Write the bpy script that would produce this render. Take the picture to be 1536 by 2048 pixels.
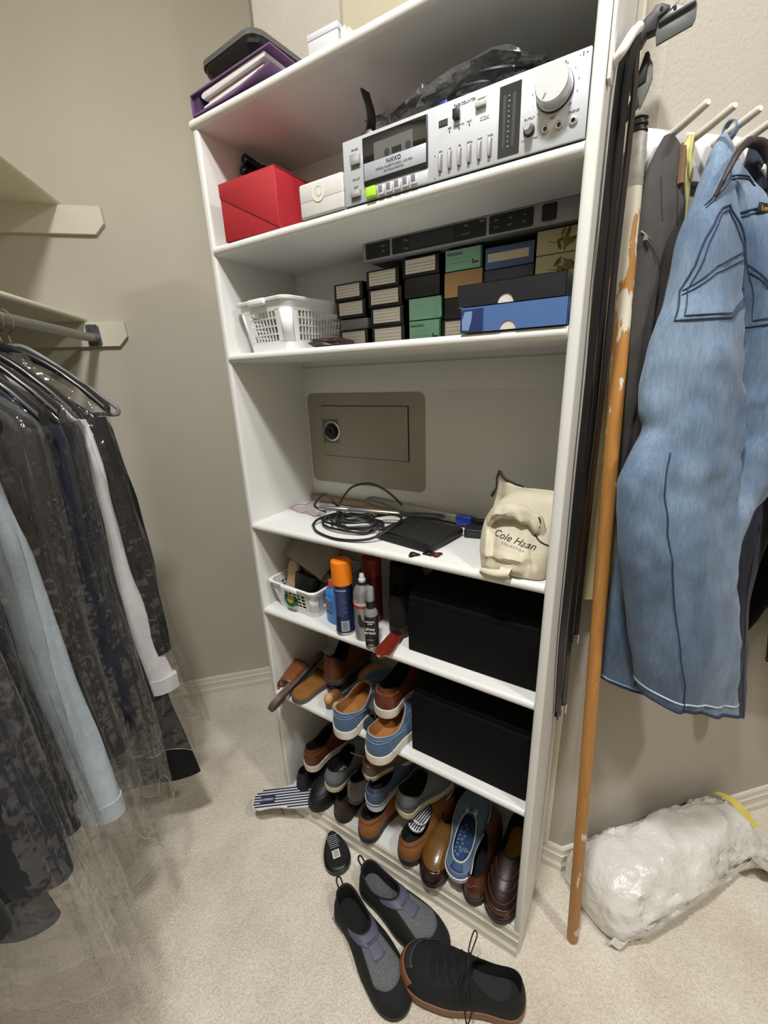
import bpy, bmesh, math, random
from mathutils import Vector, Matrix, noise
for o in list(bpy.data.objects): bpy.data.objects.remove(o, do_unlink=True)
COL = bpy.context.scene.collection
SC = bpy.context.scene
PI = math.pi; R2 = math.sqrt(2)
random.seed(7)

# ---------------------------------------------------------------- camera
CAMPOS = (0.9697, -0.7790, 1.5151)
def cam_axes(yaw, pitch, roll):
    fwd = Vector((math.sin(yaw)*math.cos(pitch), math.cos(yaw)*math.cos(pitch), math.sin(pitch)))
    right = Vector((math.cos(yaw), -math.sin(yaw), 0)); up = right.cross(fwd)
    return right*math.cos(roll)+up*math.sin(roll), -right*math.sin(roll)+up*math.cos(roll), fwd
_r, _u, _f = cam_axes(math.radians(-32.44), math.radians(-17.96), math.radians(-2.20))
cd = bpy.data.cameras.new('camera'); cam = bpy.data.objects.new('camera', cd); COL.objects.link(cam)
cd.sensor_fit = 'VERTICAL'; cd.sensor_height = 36.0; cd.sensor_width = 27.0
cd.lens = 844.54*36.0/2048.0; cd.clip_start = 0.01
cam.matrix_world = Matrix(((_r.x,_u.x,-_f.x,CAMPOS[0]),(_r.y,_u.y,-_f.y,CAMPOS[1]),(_r.z,_u.z,-_f.z,CAMPOS[2]),(0,0,0,1)))
SC.camera = cam

# ---------------------------------------------------------------- world, exposure, ceiling light positions
w = bpy.data.worlds.new('world'); SC.world = w; w.use_nodes = True
w.node_tree.nodes['Background'].inputs[0].default_value = (1.0, 0.98, 0.95, 1); w.node_tree.nodes['Background'].inputs[1].default_value = 0.02
SC.view_settings.view_transform = 'Standard'; SC.view_settings.look = 'None'
SC.view_settings.exposure = 0.0; SC.view_settings.gamma = 1.0; SC.view_settings.use_curve_mapping = False
CEIL = 3.18
LAMPS = [((-.05, 1.14), 48.0), ((1.25, 1.85), 32.0)]      # (a, b) plan position of the two ceiling lights, watts
LAMP_COLOR = (0.985, 0.99, 0.985)

# ---------------------------------------------------------------- helpers
def ab(a, b, z=0.0): return Vector(((a+b)/R2, (a-b)/R2, z))      # closet frame (a along the walls, b out of them) -> world
ROT45 = math.radians(45)                                          # rotation that turns local x along a; local -y is +b
def srgb(h):
    h = h.lstrip('#'); c = [int(h[i:i+2], 16)/255 for i in (0, 2, 4)]
    return tuple((x/12.92 if x <= .04045 else ((x+.055)/1.055)**2.4) for x in c)+(1.0,)
MATS = {}
def mat(name, col, rough=.6, metal=0, var=.0, vscale=40, bump=0, bscale=200, col2=None, sheen=0, coat=0, spec=.5, stretch=None, bdist=.002, emit=0, alpha=1, trans=0, detail=4):
    if name in MATS: return MATS[name]
    m = bpy.data.materials.new(name); m.use_nodes = True; nt = m.node_tree; N = nt.nodes; L = nt.links
    p = N['Principled BSDF']; c = srgb(col)
    p.inputs['Base Color'].default_value = c; p.inputs['Roughness'].default_value = rough; p.inputs['Metallic'].default_value = metal
    p.inputs['Specular IOR Level'].default_value = spec; p.inputs['Sheen Weight'].default_value = sheen; p.inputs['Coat Weight'].default_value = coat
    p.inputs['Alpha'].default_value = alpha; p.inputs['Transmission Weight'].default_value = trans
    if emit: p.inputs['Emission Color'].default_value = c; p.inputs['Emission Strength'].default_value = emit
    if var or bump or col2:
        tc = N.new('ShaderNodeTexCoord'); mp = N.new('ShaderNodeMapping'); L.new(tc.outputs['Object'], mp.inputs[0])
        if stretch: mp.inputs['Scale'].default_value = stretch
    if var or col2:
        nz = N.new('ShaderNodeTexNoise'); nz.inputs['Scale'].default_value = vscale; nz.inputs['Detail'].default_value = detail; L.new(mp.outputs[0], nz.inputs[0])
        rp = N.new('ShaderNodeValToRGB'); L.new(nz.outputs[0], rp.inputs[0])
        c2 = srgb(col2) if col2 else tuple(min(1, x*(1-var)) for x in c[:3])+(1,)
        c1 = c if col2 else tuple(min(1, x*(1+var)) for x in c[:3])+(1,)
        rp.color_ramp.elements[0].position = .32; rp.color_ramp.elements[1].position = .68
        rp.color_ramp.elements[0].color = c2; rp.color_ramp.elements[1].color = c1
        L.new(rp.outputs[0], p.inputs['Base Color'])
    if bump:
        nb = N.new('ShaderNodeTexNoise'); nb.inputs['Scale'].default_value = bscale; nb.inputs['Detail'].default_value = 3; L.new(mp.outputs[0], nb.inputs[0])
        bn = N.new('ShaderNodeBump'); bn.inputs['Strength'].default_value = bump; bn.inputs['Distance'].default_value = bdist
        L.new(nb.outputs[0], bn.inputs['Height']); L.new(bn.outputs[0], p.inputs['Normal'])
    MATS[name] = m; return m

def link(name, me, m, parent=None, smooth=True):
    o = bpy.data.objects.new(name, me); COL.objects.link(o)
    if m is not None and not me.materials:
        for x in (m if isinstance(m, (list, tuple)) else [m]): me.materials.append(x)
    if smooth:
        me.polygons.foreach_set('use_smooth', [True]*len(me.polygons))
        try: me.set_sharp_from_angle(angle=math.radians(38))
        except Exception: pass
    me.update()
    if parent is not None: o.parent = parent
    return o
def raw(name, vs, fs, m, parent=None, smooth=True):
    me = bpy.data.meshes.new(name); me.from_pydata([tuple(v) for v in vs], [], fs); me.validate()
    bm = bmesh.new(); bm.from_mesh(me); bmesh.ops.recalc_face_normals(bm, faces=bm.faces); bm.to_mesh(me); bm.free()
    return link(name, me, m, parent, smooth)
def tag(o, label, cat, group=None, kind=None):
    if label: o['label'] = label
    if cat: o['category'] = cat
    if group: o['group'] = group
    if kind: o['kind'] = kind
    return o
def thing(name, label, cat, loc=(0,0,0), rz=0, group=None, rot=None):
    o = bpy.data.objects.new(name, None); COL.objects.link(o); o.empty_display_size = .03
    o.location = loc; o.rotation_euler = rot if rot else (0, 0, rz)
    return tag(o, label, cat, group)
def struct(o): o['kind'] = 'structure'; return o
def copy_tree(o, loc=None, rot=None, label=None, parent=None):
    c = o.copy(); COL.objects.link(c); c.parent = parent
    if loc is not None: c.location = loc
    if rot is not None: c.rotation_euler = rot
    if label: c['label'] = label
    for ch in o.children: copy_tree(ch, parent=c)
    return c
def place(o, loc=None, rot=None):
    if loc is not None: o.location = loc
    if rot is not None: o.rotation_euler = rot
    return o

def box(name, lo, hi, m, parent=None, bev=0.0, seg=2):
    bm = bmesh.new(); bmesh.ops.create_cube(bm, size=1)
    s = [max(1e-5, hi[i]-lo[i]) for i in range(3)]; c = [(hi[i]+lo[i])/2 for i in range(3)]
    for v in bm.verts: v.co = Vector((v.co.x*s[0]+c[0], v.co.y*s[1]+c[1], v.co.z*s[2]+c[2]))
    if bev: bmesh.ops.bevel(bm, geom=bm.edges[:], offset=min(bev, min(s)*.45), segments=seg, profile=.5, affect='EDGES')
    me = bpy.data.meshes.new(name); bm.to_mesh(me); bm.free(); return link(name, me, m, parent, bev > 0)
def prism(name, pts, t0, t1, m, parent=None, bev=0.0, axis='z', seg=2):
    """extrude a 2D outline; axis z: outline in xy, axis y: outline in xz, axis x: outline in yz"""
    def P(u, v, t): return {'z': (u, v, t), 'y': (u, t, v), 'x': (t, u, v)}[axis]
    n = len(pts); bm = bmesh.new()
    a = [bm.verts.new(P(u, v, t0)) for u, v in pts]; b = [bm.verts.new(P(u, v, t1)) for u, v in pts]
    f0 = bm.faces.new(a); f1 = bm.faces.new(b[::-1])
    for i in range(n): bm.faces.new((a[i], b[i], b[(i+1) % n], a[(i+1) % n]))
    bmesh.ops.recalc_face_normals(bm, faces=bm.faces)
    if bev: bmesh.ops.bevel(bm, geom=list(set(f0.edges[:]+f1.edges[:])), offset=bev, segments=seg, profile=.5, affect='EDGES')
    if n > 4: bmesh.ops.triangulate(bm, faces=[f for f in bm.faces if len(f.verts) > 4])
    me = bpy.data.meshes.new(name); bm.to_mesh(me); bm.free(); return link(name, me, m, parent, True)
def rrect(x0, y0, x1, y1, r, n=4):
    out = []
    for cx, cy, a0 in ((x1-r, y1-r, 0), (x0+r, y1-r, 90), (x0+r, y0+r, 180), (x1-r, y0+r, 270)):
        for i in range(n+1):
            a = math.radians(a0+90*i/n); out.append((cx+r*math.cos(a), cy+r*math.sin(a)))
    return out
def lathe(name, prof, m, parent=None, seg=28, loc=(0,0,0), sx=1, sy=1, ring=False):
    vs, fs = [], []
    for r, z in prof:
        for k in range(seg):
            t = 2*PI*k/seg; vs.append((loc[0]+r*sx*math.cos(t), loc[1]+r*sy*math.sin(t), loc[2]+z))
    n = len(prof)
    for i in range(n-1):
        for k in range(seg): fs.append((i*seg+k, i*seg+(k+1) % seg, (i+1)*seg+(k+1) % seg, (i+1)*seg+k))
    if ring:
        for k in range(seg): fs.append(((n-1)*seg+k, (n-1)*seg+(k+1) % seg, (k+1) % seg, k))
        return raw(name, vs, fs, m, parent)
    if prof[0][0] > 1e-6: fs.append(tuple(range(seg))[::-1])
    if prof[-1][0] > 1e-6: fs.append(tuple((n-1)*seg+k for k in range(seg)))
    return raw(name, vs, fs, m, parent)
def smooth_path(pts, n=6, closed=False):
    P = [Vector(p) for p in pts]; out = []; N = len(P)
    for i in range(N if closed else N-1):
        p0 = P[(i-1) % N] if (closed or i > 0) else P[0]*2-P[1]
        p1 = P[i]; p2 = P[(i+1) % N]; p3 = P[(i+2) % N] if (closed or i < N-2) else P[-1]*2-P[-2]
        for k in range(n):
            t = k/n; t2 = t*t; t3 = t2*t
            out.append(.5*((2*p1)+(p2-p0)*t+(2*p0-5*p1+4*p2-p3)*t2+(3*p1-p0-3*p2+p3)*t3))
    if not closed: out.append(P[-1])
    return out
def sweep_verts(path, rad, sides=8, closed=False, flat=None):
    path = [Vector(p) for p in path]; n = len(path); vs = []
    rad = rad if isinstance(rad, (list, tuple)) else [rad]*n
    t0 = (path[1]-path[0]).normalized(); ref = Vector((0,0,1)) if abs(t0.z) < .9 else Vector((1,0,0))
    u = (ref-t0*ref.dot(t0)).normalized()
    for i in range(n):
        t = (path[(i+1) % n]-path[i-1]) if closed else (path[min(i+1, n-1)]-path[max(i-1, 0)])
        t = t.normalized() if t.length > 1e-9 else t0
        u = u-t*u.dot(t); u = u.normalized() if u.length > 1e-9 else Vector((1,0,0)); v = t.cross(u)
        for k in range(sides):
            a = 2*PI*k/sides; ru = rad[i]; rv = rad[i]*(flat if flat else 1)
            vs.append(path[i]+u*math.cos(a)*ru+v*math.sin(a)*rv)
    fs = []
    for i in range(n if closed else n-1):
        for k in range(sides):
            j = (i+1) % n; fs.append((i*sides+k, i*sides+(k+1) % sides, j*sides+(k+1) % sides, j*sides+k))
    if not closed: fs.append(tuple(range(sides))[::-1]); fs.append(tuple((n-1)*sides+k for k in range(sides)))
    return vs, fs
def tube(name, pts, r, m, parent=None, sides=8, sm=0, closed=False, flat=None):
    if sm:
        if isinstance(r, (list, tuple)):
            rr = []
            for i in range(len(r)-1):
                for k in range(sm): rr.append(r[i]+(r[i+1]-r[i])*k/sm)
            r = rr+[r[-1]]
        pts = smooth_path(pts, sm, closed)
    vs, fs = sweep_verts(pts, r, sides, closed, flat); return raw(name, vs, fs, m, parent)
def strip_path(name, pts, wvec, th, m, parent=None, sm=6):
    """a flat strap: the path swept by width vector(s) wvec, with thickness th"""
    P = smooth_path(pts, sm) if sm else [Vector(p) for p in pts]; n = len(P); vs = []; fs = []
    wv = [Vector(x) for x in wvec] if isinstance(wvec[0], (list, tuple, Vector)) else None
    for i, p in enumerate(P):
        if wv:
            q = i/(n-1)*(len(wv)-1); k = min(int(q), len(wv)-2) if len(wv) > 1 else 0
            W = wv[k].lerp(wv[min(k+1, len(wv)-1)], q-k)
        else: W = Vector(wvec)
        t = (P[min(i+1, n-1)]-P[max(i-1, 0)]).normalized(); nn = t.cross(W)
        nn = nn.normalized()*th/2 if nn.length > 1e-9 else Vector((0,0,th/2))
        vs += [p-W/2-nn, p+W/2-nn, p+W/2+nn, p-W/2+nn]
    for i in range(n-1):
        for k in range(4): fs.append((4*i+k, 4*i+(k+1) % 4, 4*i+4+(k+1) % 4, 4*i+4+k))
    fs += [(3,2,1,0), tuple(4*(n-1)+k for k in range(4))]
    return raw(name, vs, fs, m, parent)
def loft(name, rings, m, parent=None, cap0=True, cap1=True, closed=True, smooth=True):
    n = len(rings[0]); vs = [p for r in rings for p in r]; fs = []
    for i in range(len(rings)-1):
        for k in range(n if closed else n-1): fs.append((i*n+k, i*n+(k+1) % n, (i+1)*n+(k+1) % n, (i+1)*n+k))
    def cap(i):
        c = sum((Vector(p) for p in rings[i]), Vector())/n; vs.append(c); ci = len(vs)-1
        for k in range(n): fs.append((i*n+k, i*n+(k+1) % n, ci))
    if closed and cap0: cap(0)
    if closed and cap1: cap(len(rings)-1)
    return raw(name, vs, fs, m, parent, smooth)
def sheet(name, grid, m, parent=None, th=0.0):
    """an open surface from a grid of points, thickened"""
    R = len(grid); Cn = len(grid[0]); vs = [Vector(p) for r in grid for p in r]
    fs = [(i*Cn+k, i*Cn+k+1, (i+1)*Cn+k+1, (i+1)*Cn+k) for i in range(R-1) for k in range(Cn-1)]
    o = raw(name, vs, fs, m, parent)
    if th:
        md = o.modifiers.new('thickness', 'SOLIDIFY'); md.thickness = th; md.offset = 0
    return o
def text(name, s, size, m, parent=None, loc=(0,0,0), rot=(PI/2,0,0), ext=.0004, align='CENTER', shear=0, sp=1):
    cu = bpy.data.curves.new(name, 'FONT'); cu.body = s; cu.size = size; cu.extrude = ext; cu.align_x = align; cu.align_y = 'CENTER'; cu.shear = shear; cu.space_character = sp
    cu.resolution_u = 3
    t = bpy.data.objects.new(name+'_tmp', cu); COL.objects.link(t); bpy.context.view_layer.update()
    me = bpy.data.meshes.new_from_object(t.evaluated_get(bpy.context.evaluated_depsgraph_get())); bpy.data.objects.remove(t, do_unlink=True)
    me.materials.clear(); o = link(name, me, m, parent, False); o.location = loc; o.rotation_euler = rot; return o
def sstep(x): x = max(0, min(1, x)); return x*x*(3-2*x)
def nz(x, y, z, s=1.0): return noise.noise(Vector((x*s, y*s, z*s)))
# ================================================================ materials of the room
M_WALL = mat('wall paint taupe', '#C0BAAB', .85, bump=.25, bscale=190, bdist=.0015, var=.03, vscale=3)
M_WALLR = mat('wall paint tan orange peel', '#B8B2A6', .8, bump=.5, bscale=150, bdist=.002, var=.02, vscale=3)
M_WALLY = mat('wall paint yellowed', '#B8B098', .85, bump=.1, bscale=200, var=.02, vscale=3)
M_CEIL = mat('ceiling paint', '#E6E1D6', .9, bump=.2, bscale=120)
M_WHITE = mat('white enamel paint', '#D9D9D5', .38, bump=.22, bscale=130, bdist=.0012, var=.015, vscale=6)
M_TRIM = mat('trim paint cream white', '#DFDACB', .45, bump=.12, bscale=90, var=.03, vscale=9)
M_CREAM = mat('closet cleat paint', '#DAD6C4', .5, bump=.08, bscale=80)
# carpet: blotchy beige pile with fine grain
M_CARPET = bpy.data.materials.new('beige carpet'); M_CARPET.use_nodes = True
def _carpet():
    nt = M_CARPET.node_tree; N = nt.nodes; L = nt.links; p = N['Principled BSDF']; p.inputs['Roughness'].default_value = .95
    p.inputs['Specular IOR Level'].default_value = .1; p.inputs['Sheen Weight'].default_value = .25
    tc = N.new('ShaderNodeTexCoord')
    a = N.new('ShaderNodeTexNoise'); a.inputs['Scale'].default_value = 5; a.inputs['Detail'].default_value = 5; L.new(tc.outputs['Object'], a.inputs[0])
    b = N.new('ShaderNodeTexNoise'); b.inputs['Scale'].default_value = 210; b.inputs['Detail'].default_value = 3; L.new(tc.outputs['Object'], b.inputs[0])
    ra = N.new('ShaderNodeValToRGB'); ra.color_ramp.elements[0].position = .3; ra.color_ramp.elements[1].position = .7
    ra.color_ramp.elements[0].color = srgb('#DCD2C0'); ra.color_ramp.elements[1].color = srgb('#F3EBDC'); L.new(a.outputs[0], ra.inputs[0])
    rb = N.new('ShaderNodeValToRGB'); rb.color_ramp.elements[0].position = .33; rb.color_ramp.elements[1].position = .62
    rb.color_ramp.elements[0].color = (.82, .80, .78, 1); rb.color_ramp.elements[1].color = (1.0, 1.0, 1.0, 1); L.new(b.outputs[0], rb.inputs[0])
    mx = N.new('ShaderNodeMixRGB'); mx.blend_type = 'MULTIPLY'; mx.inputs[0].default_value = 1; L.new(ra.outputs[0], mx.inputs[1]); L.new(rb.outputs[0], mx.inputs[2]); L.new(mx.outputs[0], p.inputs['Base Color'])
    bp = N.new('ShaderNodeBump'); bp.inputs['Strength'].default_value = .9; bp.inputs['Distance'].default_value = .006; L.new(b.outputs[0], bp.inputs['Height']); L.new(bp.outputs[0], p.inputs['Normal'])
_carpet()
# ================================================================ room shell, in the closet frame
A0, A1, B0, BR, B1 = -.884, 2.3, -.719, .439, 2.25
ACOR = .843                                    # a of the outside corner where the right wall starts
def plan(pts): return [tuple(ab(a, b)[:2]) for a, b in pts]
corner_r = tuple(ab(ACOR, BR)[:2]); XL = -.05; YB = .284
cl = ((XL+YB)/R2, (XL-YB)/R2)                  # closet-frame position of the block's left corner
# floor with a gently uneven pile
def make_floor():
    vs = []; fs = []; nx = 150; ny = 130
    for i in range(nx+1):
        for j in range(ny+1):
            a = A0-.1+(A1-A0+.2)*i/nx; b = B0-.1+(B1-B0+.2)*j/ny; p = ab(a, b)
            vs.append((p.x, p.y, .0022*nz(p.x, p.y, 0, 14)+.0012*nz(p.x, p.y, 3, 42)-.0022))
    for i in range(nx):
        for j in range(ny): q = i*(ny+1)+j; fs.append((q, q+1, q+ny+2, q+ny+1))
    struct(raw('floor', vs, fs, M_CARPET))
make_floor()
struct(prism('ceiling', plan([(A0-.1, B0-.1), (A1+.1, B0-.1), (A1+.1, B1+.1), (A0-.1, B1+.1)]), CEIL, CEIL+.05, M_CEIL))
struct(prism('wall_left', plan([(A0-.1, B0), (cl[0]+.03, B0), (cl[0]+.03, B0-.1), (A0-.1, B0-.1)]), -.02, CEIL, M_WALL))
struct(prism('wall_far_left', plan([(A0, B0), (A0, B1), (A0-.1, B1), (A0-.1, B0)]), -.02, CEIL, M_WALL))
struct(prism('wall_back', [(XL, YB), (.225, YB), (.225, YB+.1), tuple(ab(cl[0], B0-.08)[:2]), tuple(ab(cl[0], B0)[:2])], -.02, CEIL, M_WALLR))
struct(prism('wall_middle', [(.225, YB+.012), (.851, YB+.012), (.851, YB+.1), (.225, YB+.1)], -.02, CEIL, M_WALLY))
struct(prism('wall_right', [(.851, YB), corner_r]+plan([(A1, BR), (A1, BR-.1), (ACOR+.06, BR-.1)])+[(.851, YB+.1)], -.02, CEIL, M_WALLR))
M_WALLD = mat('light-cutting wall brown', '#8A7E6C', .85, bump=.2, bscale=150)  # the two unseen walls are coloured darker to cut the bounce light
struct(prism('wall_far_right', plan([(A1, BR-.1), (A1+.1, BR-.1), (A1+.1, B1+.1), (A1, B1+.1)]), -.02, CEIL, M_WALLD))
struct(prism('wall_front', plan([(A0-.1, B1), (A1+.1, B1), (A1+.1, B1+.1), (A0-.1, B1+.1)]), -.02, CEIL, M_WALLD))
# baseboards with a stepped profile
BP = [(0, -.004), (.017, -.004), (.017, .020), (.0125, .027), (.0115, .031), (.0115, .050), (.013, .056), (.0095, .060), (.0085, .066), (.0085, .078), (.005, .0855), (0, .0855)]
def baseboard(name, p0, p1, nrm, m0=(0, 0), m1=(0, 0)):
    """profile run from p0 to p1; m0/m1: how the ends slide per unit of thickness (mitres)"""
    d = (Vector(p1)-Vector(p0)).normalized(); r0 = []; r1 = []
    for t, z in BP:
        r0.append(Vector((p0[0]+nrm[0]*t+d[0]*t*m0[0], p0[1]+nrm[1]*t+d[1]*t*m0[0], z)))
        r1.append(Vector((p1[0]+nrm[0]*t+d[0]*t*m1[0], p1[1]+nrm[1]*t+d[1]*t*m1[0], z)))
    return struct(loft(name, [r0, r1], M_TRIM, smooth=False))
nb = (1/R2, -1/R2)                             # +b in world
baseboard('baseboard_left', tuple(ab(A0, B0)[:2]), tuple(ab(cl[0], B0)[:2]), nb)
baseboard('baseboard_back', (.8555, YB), corner_r, (0, -1), (0, 0), (.414, 0))
baseboard('baseboard_right', corner_r, tuple(ab(A1, BR)[:2]), nb, (-.414, 0), (0, 0))
baseboard('baseboard_far_left', tuple(ab(A0, B1)[:2]), tuple(ab(A0, B0)[:2]), (1/R2, 1/R2))
# casing strip standing on the wall right beside the bookcase
struct(prism('trim_1', [(.8555, YB), (.868, YB), (.868, YB-.010), (.864, YB-.014), (.8555, YB-.014)], .088, 2.3, M_TRIM))
# ceiling lights
M_OPAL = mat('opal lamp glass', '#FFF6E4', .4, emit=2.2)
M_NICKEL = mat('brushed nickel', '#B9B6AE', .3, metal=1)
for i, ((a, b), wt) in enumerate(LAMPS):
    p = ab(a, b, CEIL)
    t = thing('ceiling_light', ['round opal dome light on the ceiling above the bookcase', 'round opal dome light on the ceiling nearer the peg rail'][i], 'light', p, group='ceiling lights')
    lathe('base_ring', [(.0, 0), (.17, 0), (.175, -.012), (.17, -.028), (.15, -.03)], M_NICKEL, t, 40)
    lathe('dome', [(.155, -.026), (.15, -.05), (.125, -.075), (.08, -.092), (.0, -.098)], M_OPAL, t, 40)
    ld = bpy.data.lights.new('dome_lamp', 'AREA'); ld.shape = 'DISK'; ld.size = .22; ld.energy = wt; ld.color = LAMP_COLOR
    lo = bpy.data.objects.new('dome_lamp', ld); COL.objects.link(lo); lo.parent = t; lo.location = (0, 0, -.105)
# ================================================================ bookcase
W = .855; T = .019; DEP = .282
H = [2.074, 1.823, 1.580, 1.117, .836, .521, .086]
bc = thing('bookcase', 'tall white built-in bookcase with seven bullnose shelves', 'bookcase')
def panel(name, x0, x1, z0, z1, y0, y1, r):
    o = prism(name, rrect(x0, y0, x1, y0+.02, r)[len(rrect(0,0,1,1,.1))//2:]+[(x1, y1), (x0, y1)], z0, z1, M_WHITE, bc)
    return o
panel('side_panel', 0, T, .0, H[0]-.0, 0, DEP, .006)
panel('side_panel', W-T, W, .0, 2.62, 0, DEP, .006)
def shelf(z, x0, x1, y0=-.004, th=.020):
    n = 7; prof = [(DEP, z-th), ]
    prof = [(DEP, z-th)]+[(y0+th*.5-th*.5*math.sin(PI*k/n), z-th/2-th/2*math.cos(PI*k/n)) for k in range(n+1)]+[(DEP, z)]
    return prism('shelf', prof, x0, x1, M_WHITE, bc, axis='x')
shelf(H[0], .0005, W-T+.0005, -.006)
for z in H[1:6]: shelf(z, T-.0005, W-T+.0005)
shelf(H[6], T-.0005, W-T+.0005, .006)
box('back_panel', (T, DEP-.004, .08), (W-T, DEP, 2.06), M_WHITE, bc)
# thin batten ledges at the back of the upper compartments
for z in (1.474, 1.800): box('batten', (T, DEP-.009, z-.001), (W-T, DEP-.004, z+.07 if z < 1.5 else z+.004), M_WHITE, bc, .001)
# moulded base across the front
r0 = [Vector((0.002, .006-t, z)) for t, z in BP]; r1 = [Vector((W-.004, .006-t, z)) for t, z in BP]
loft('base_moulding', [r0, r1], M_TRIM, bc, smooth=False)
# ================================================================ wall safe set into the back of the bookcase
M_SAFE = mat('safe grey enamel', '#9C978A', .45, var=.04, vscale=5)
M_DARK = mat('black gap', '#0B0B0A', .8)
M_CHROME = mat('chrome', '#D8D8D6', .12, metal=1)
M_BLACKP = mat('black plastic', '#141415', .42)
sf = thing('wall_safe', 'grey steel wall safe with hinged door and dial', 'safe', (0, .2775, 0))
prism('face_plate', rrect(.022, 1.186, .444, 1.469, .022), 0, .003, M_SAFE, sf, .001, 'y')
box('door_gap', (.080, -.0006, 1.274), (.392, .002, 1.4315), M_DARK, sf)
dr = box('door', (.0815, -.0022, 1.2755), (.3895, .002, 1.4295), M_SAFE, sf, .0008)
box('hinge', (.3835, -.0034, 1.277), (.3895, .001, 1.429), M_SAFE, dr, .001)
box('dial_recess', (.0815, -.0035, 1.316), (.142, -.002, 1.389), mat('safe recess', '#6E6B5E', .6), dr)
d = lathe('combination_dial', [(0, 0), (.026, 0), (.026, .003), (.021, .004), (.021, .012), (.019, .0145), (.006, .0145), (.006, .02), (0, .02)], M_BLACKP, dr, 32)
d.location = (.119, -.0035, 1.353); d.rotation_euler = (PI/2, 0, 0)
d = lathe('dial_collar', [(.020, 0), (.031, 0), (.031, .002), (.020, .0025)], M_CHROME, dr, 32, ring=True); d.location = (.119, -.0034, 1.353); d.rotation_euler = (PI/2, 0, 0)
# ================================================================ things on the top of the bookcase
M_PURPLE = mat('purple card', '#6B4C74', .55, bump=.1, bscale=150); M_PURPLED = mat('purple card inside', '#3E2A4E', .6)
M_PAPER = mat('white paper', '#CFCCCB', .7, var=.03, vscale=60); M_PAPER2 = mat('pinkish paper', '#C4AFB0', .7)
t = thing('document_folder', 'purple expanding folder stuffed with white papers, lying on the top shelf', 'folder', (.016, -.004, 2.0745))
prism('cover', [(0, .036), (.232, .044), (.246, .044), (.246, .0465), (.232, .0465), (0, .0385)], 0, .21, M_PURPLE, t, 0, 'y')
prism('cover', [(0, 0), (.13, .002), (.235, .0165), (.244, .0185), (.235, .0195), (.13, .006), (0, .0025)], 0, .21, M_PURPLE, t, 0, 'y')
box('spine', (-.0012, 0, 0), (.001, .21, .0385), M_PURPLE, t); box('inner_gusset', (.001, .006, .002), (.022, .205, .036), M_PURPLED, t)
prism('paper_stack', [(.03, .027), (.036, .022), (.225, .034), (.228, .040), (.225, .043), (.04, .0345), (.031, .031)], .004, .205, M_PAPER, t, .001, 'y')
prism('paper_stack', [(.04, .012), (.044, .008), (.215, .022), (.215, .028), (.05, .019)], .010, .2, M_PAPER2, t, .0006, 'y')
prism('paper_stack', [(.036, .005), (.05, .0045), (.18, .013), (.21, .020), (.05, .010), (.036, .009)], .003, .19, M_PAPER, t, .0006, 'y')
# black tray with a clear lid
def clear_mat(name, tint='#FFFFFF', gl=.25, rough=.08, fog=.08, bump=0, bscale=30, bdist=.01):
    if name in MATS: return MATS[name]
    m = bpy.data.materials.new(name); m.use_nodes = True; nt = m.node_tree; N = nt.nodes; L = nt.links
    for n in list(N):
        if n.type != 'OUTPUT_MATERIAL': N.remove(n)
    out = [n for n in N if n.type == 'OUTPUT_MATERIAL'][0]
    tr = N.new('ShaderNodeBsdfTransparent'); tr.inputs[0].default_value = srgb(tint)
    df = N.new('ShaderNodeBsdfDiffuse'); df.inputs[0].default_value = (.8, .8, .8, 1)
    gs = N.new('ShaderNodeBsdfGlossy'); gs.inputs['Roughness'].default_value = rough; gs.inputs[0].default_value = (1, 1, 1, 1)
    m1 = N.new('ShaderNodeMixShader'); m1.inputs[0].default_value = fog; L.new(tr.outputs[0], m1.inputs[1]); L.new(df.outputs[0], m1.inputs[2])
    fr = N.new('ShaderNodeLayerWeight'); fr.inputs[0].default_value = gl
    m2 = N.new('ShaderNodeMixShader'); L.new(fr.outputs['Fresnel'], m2.inputs[0]); L.new(m1.outputs[0], m2.inputs[1]); L.new(gs.outputs[0], m2.inputs[2])
    L.new(m2.outputs[0], out.inputs[0])
    if bump:
        tc = N.new('ShaderNodeTexCoord'); n1 = N.new('ShaderNodeTexNoise'); n1.inputs['Scale'].default_value = bscale; n1.inputs['Detail'].default_value = 6; n1.inputs['Distortion'].default_value = 1.2; L.new(tc.outputs['Object'], n1.inputs[0])
        bp = N.new('ShaderNodeBump'); bp.inputs['Strength'].default_value = bump; bp.inputs['Distance'].default_value = bdist; L.new(n1.outputs[0], bp.inputs['Height'])
        for s in (gs, df): L.new(bp.outputs[0], s.inputs['Normal'])
        L.new(bp.outputs[0], fr.inputs['Normal'])
    MATS[name] = m; return m
M_CLEAR = clear_mat('clear plastic', '#EEF4F4', .3, .06, .12)
t = thing('food_tray', 'black plastic tray with clear lid resting on the purple folder', 'tray', (.115, .105, 2.1215))
def rr_ring(hx, hy, r, z): return [Vector((x, y, z)) for x, y in rrect(-hx, -hy, hx, hy, r, 5)]
t.rotation_euler = (0, 0, math.radians(-4)); t.scale = (.8, .9, .62)
loft('tray', [rr_ring(.085, .06, .02, .0), rr_ring(.09, .065, .022, .006), rr_ring(.10, .075, .026, .05), rr_ring(.112, .087, .032, .062), rr_ring(.116, .09, .034, .085), rr_ring(.113, .088, .033, .085), rr_ring(.10, .076, .026, .06), rr_ring(.088, .064, .02, .012)], M_BLACKP, t)
loft('lid', [rr_ring(.1185, .0925, .035, .078), rr_ring(.1195, .0935, .036, .092), rr_ring(.112, .086, .032, .094), rr_ring(.10, .074, .028, .099), rr_ring(.06, .04, .02, .100)], M_CLEAR, t, cap0=False)
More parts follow.
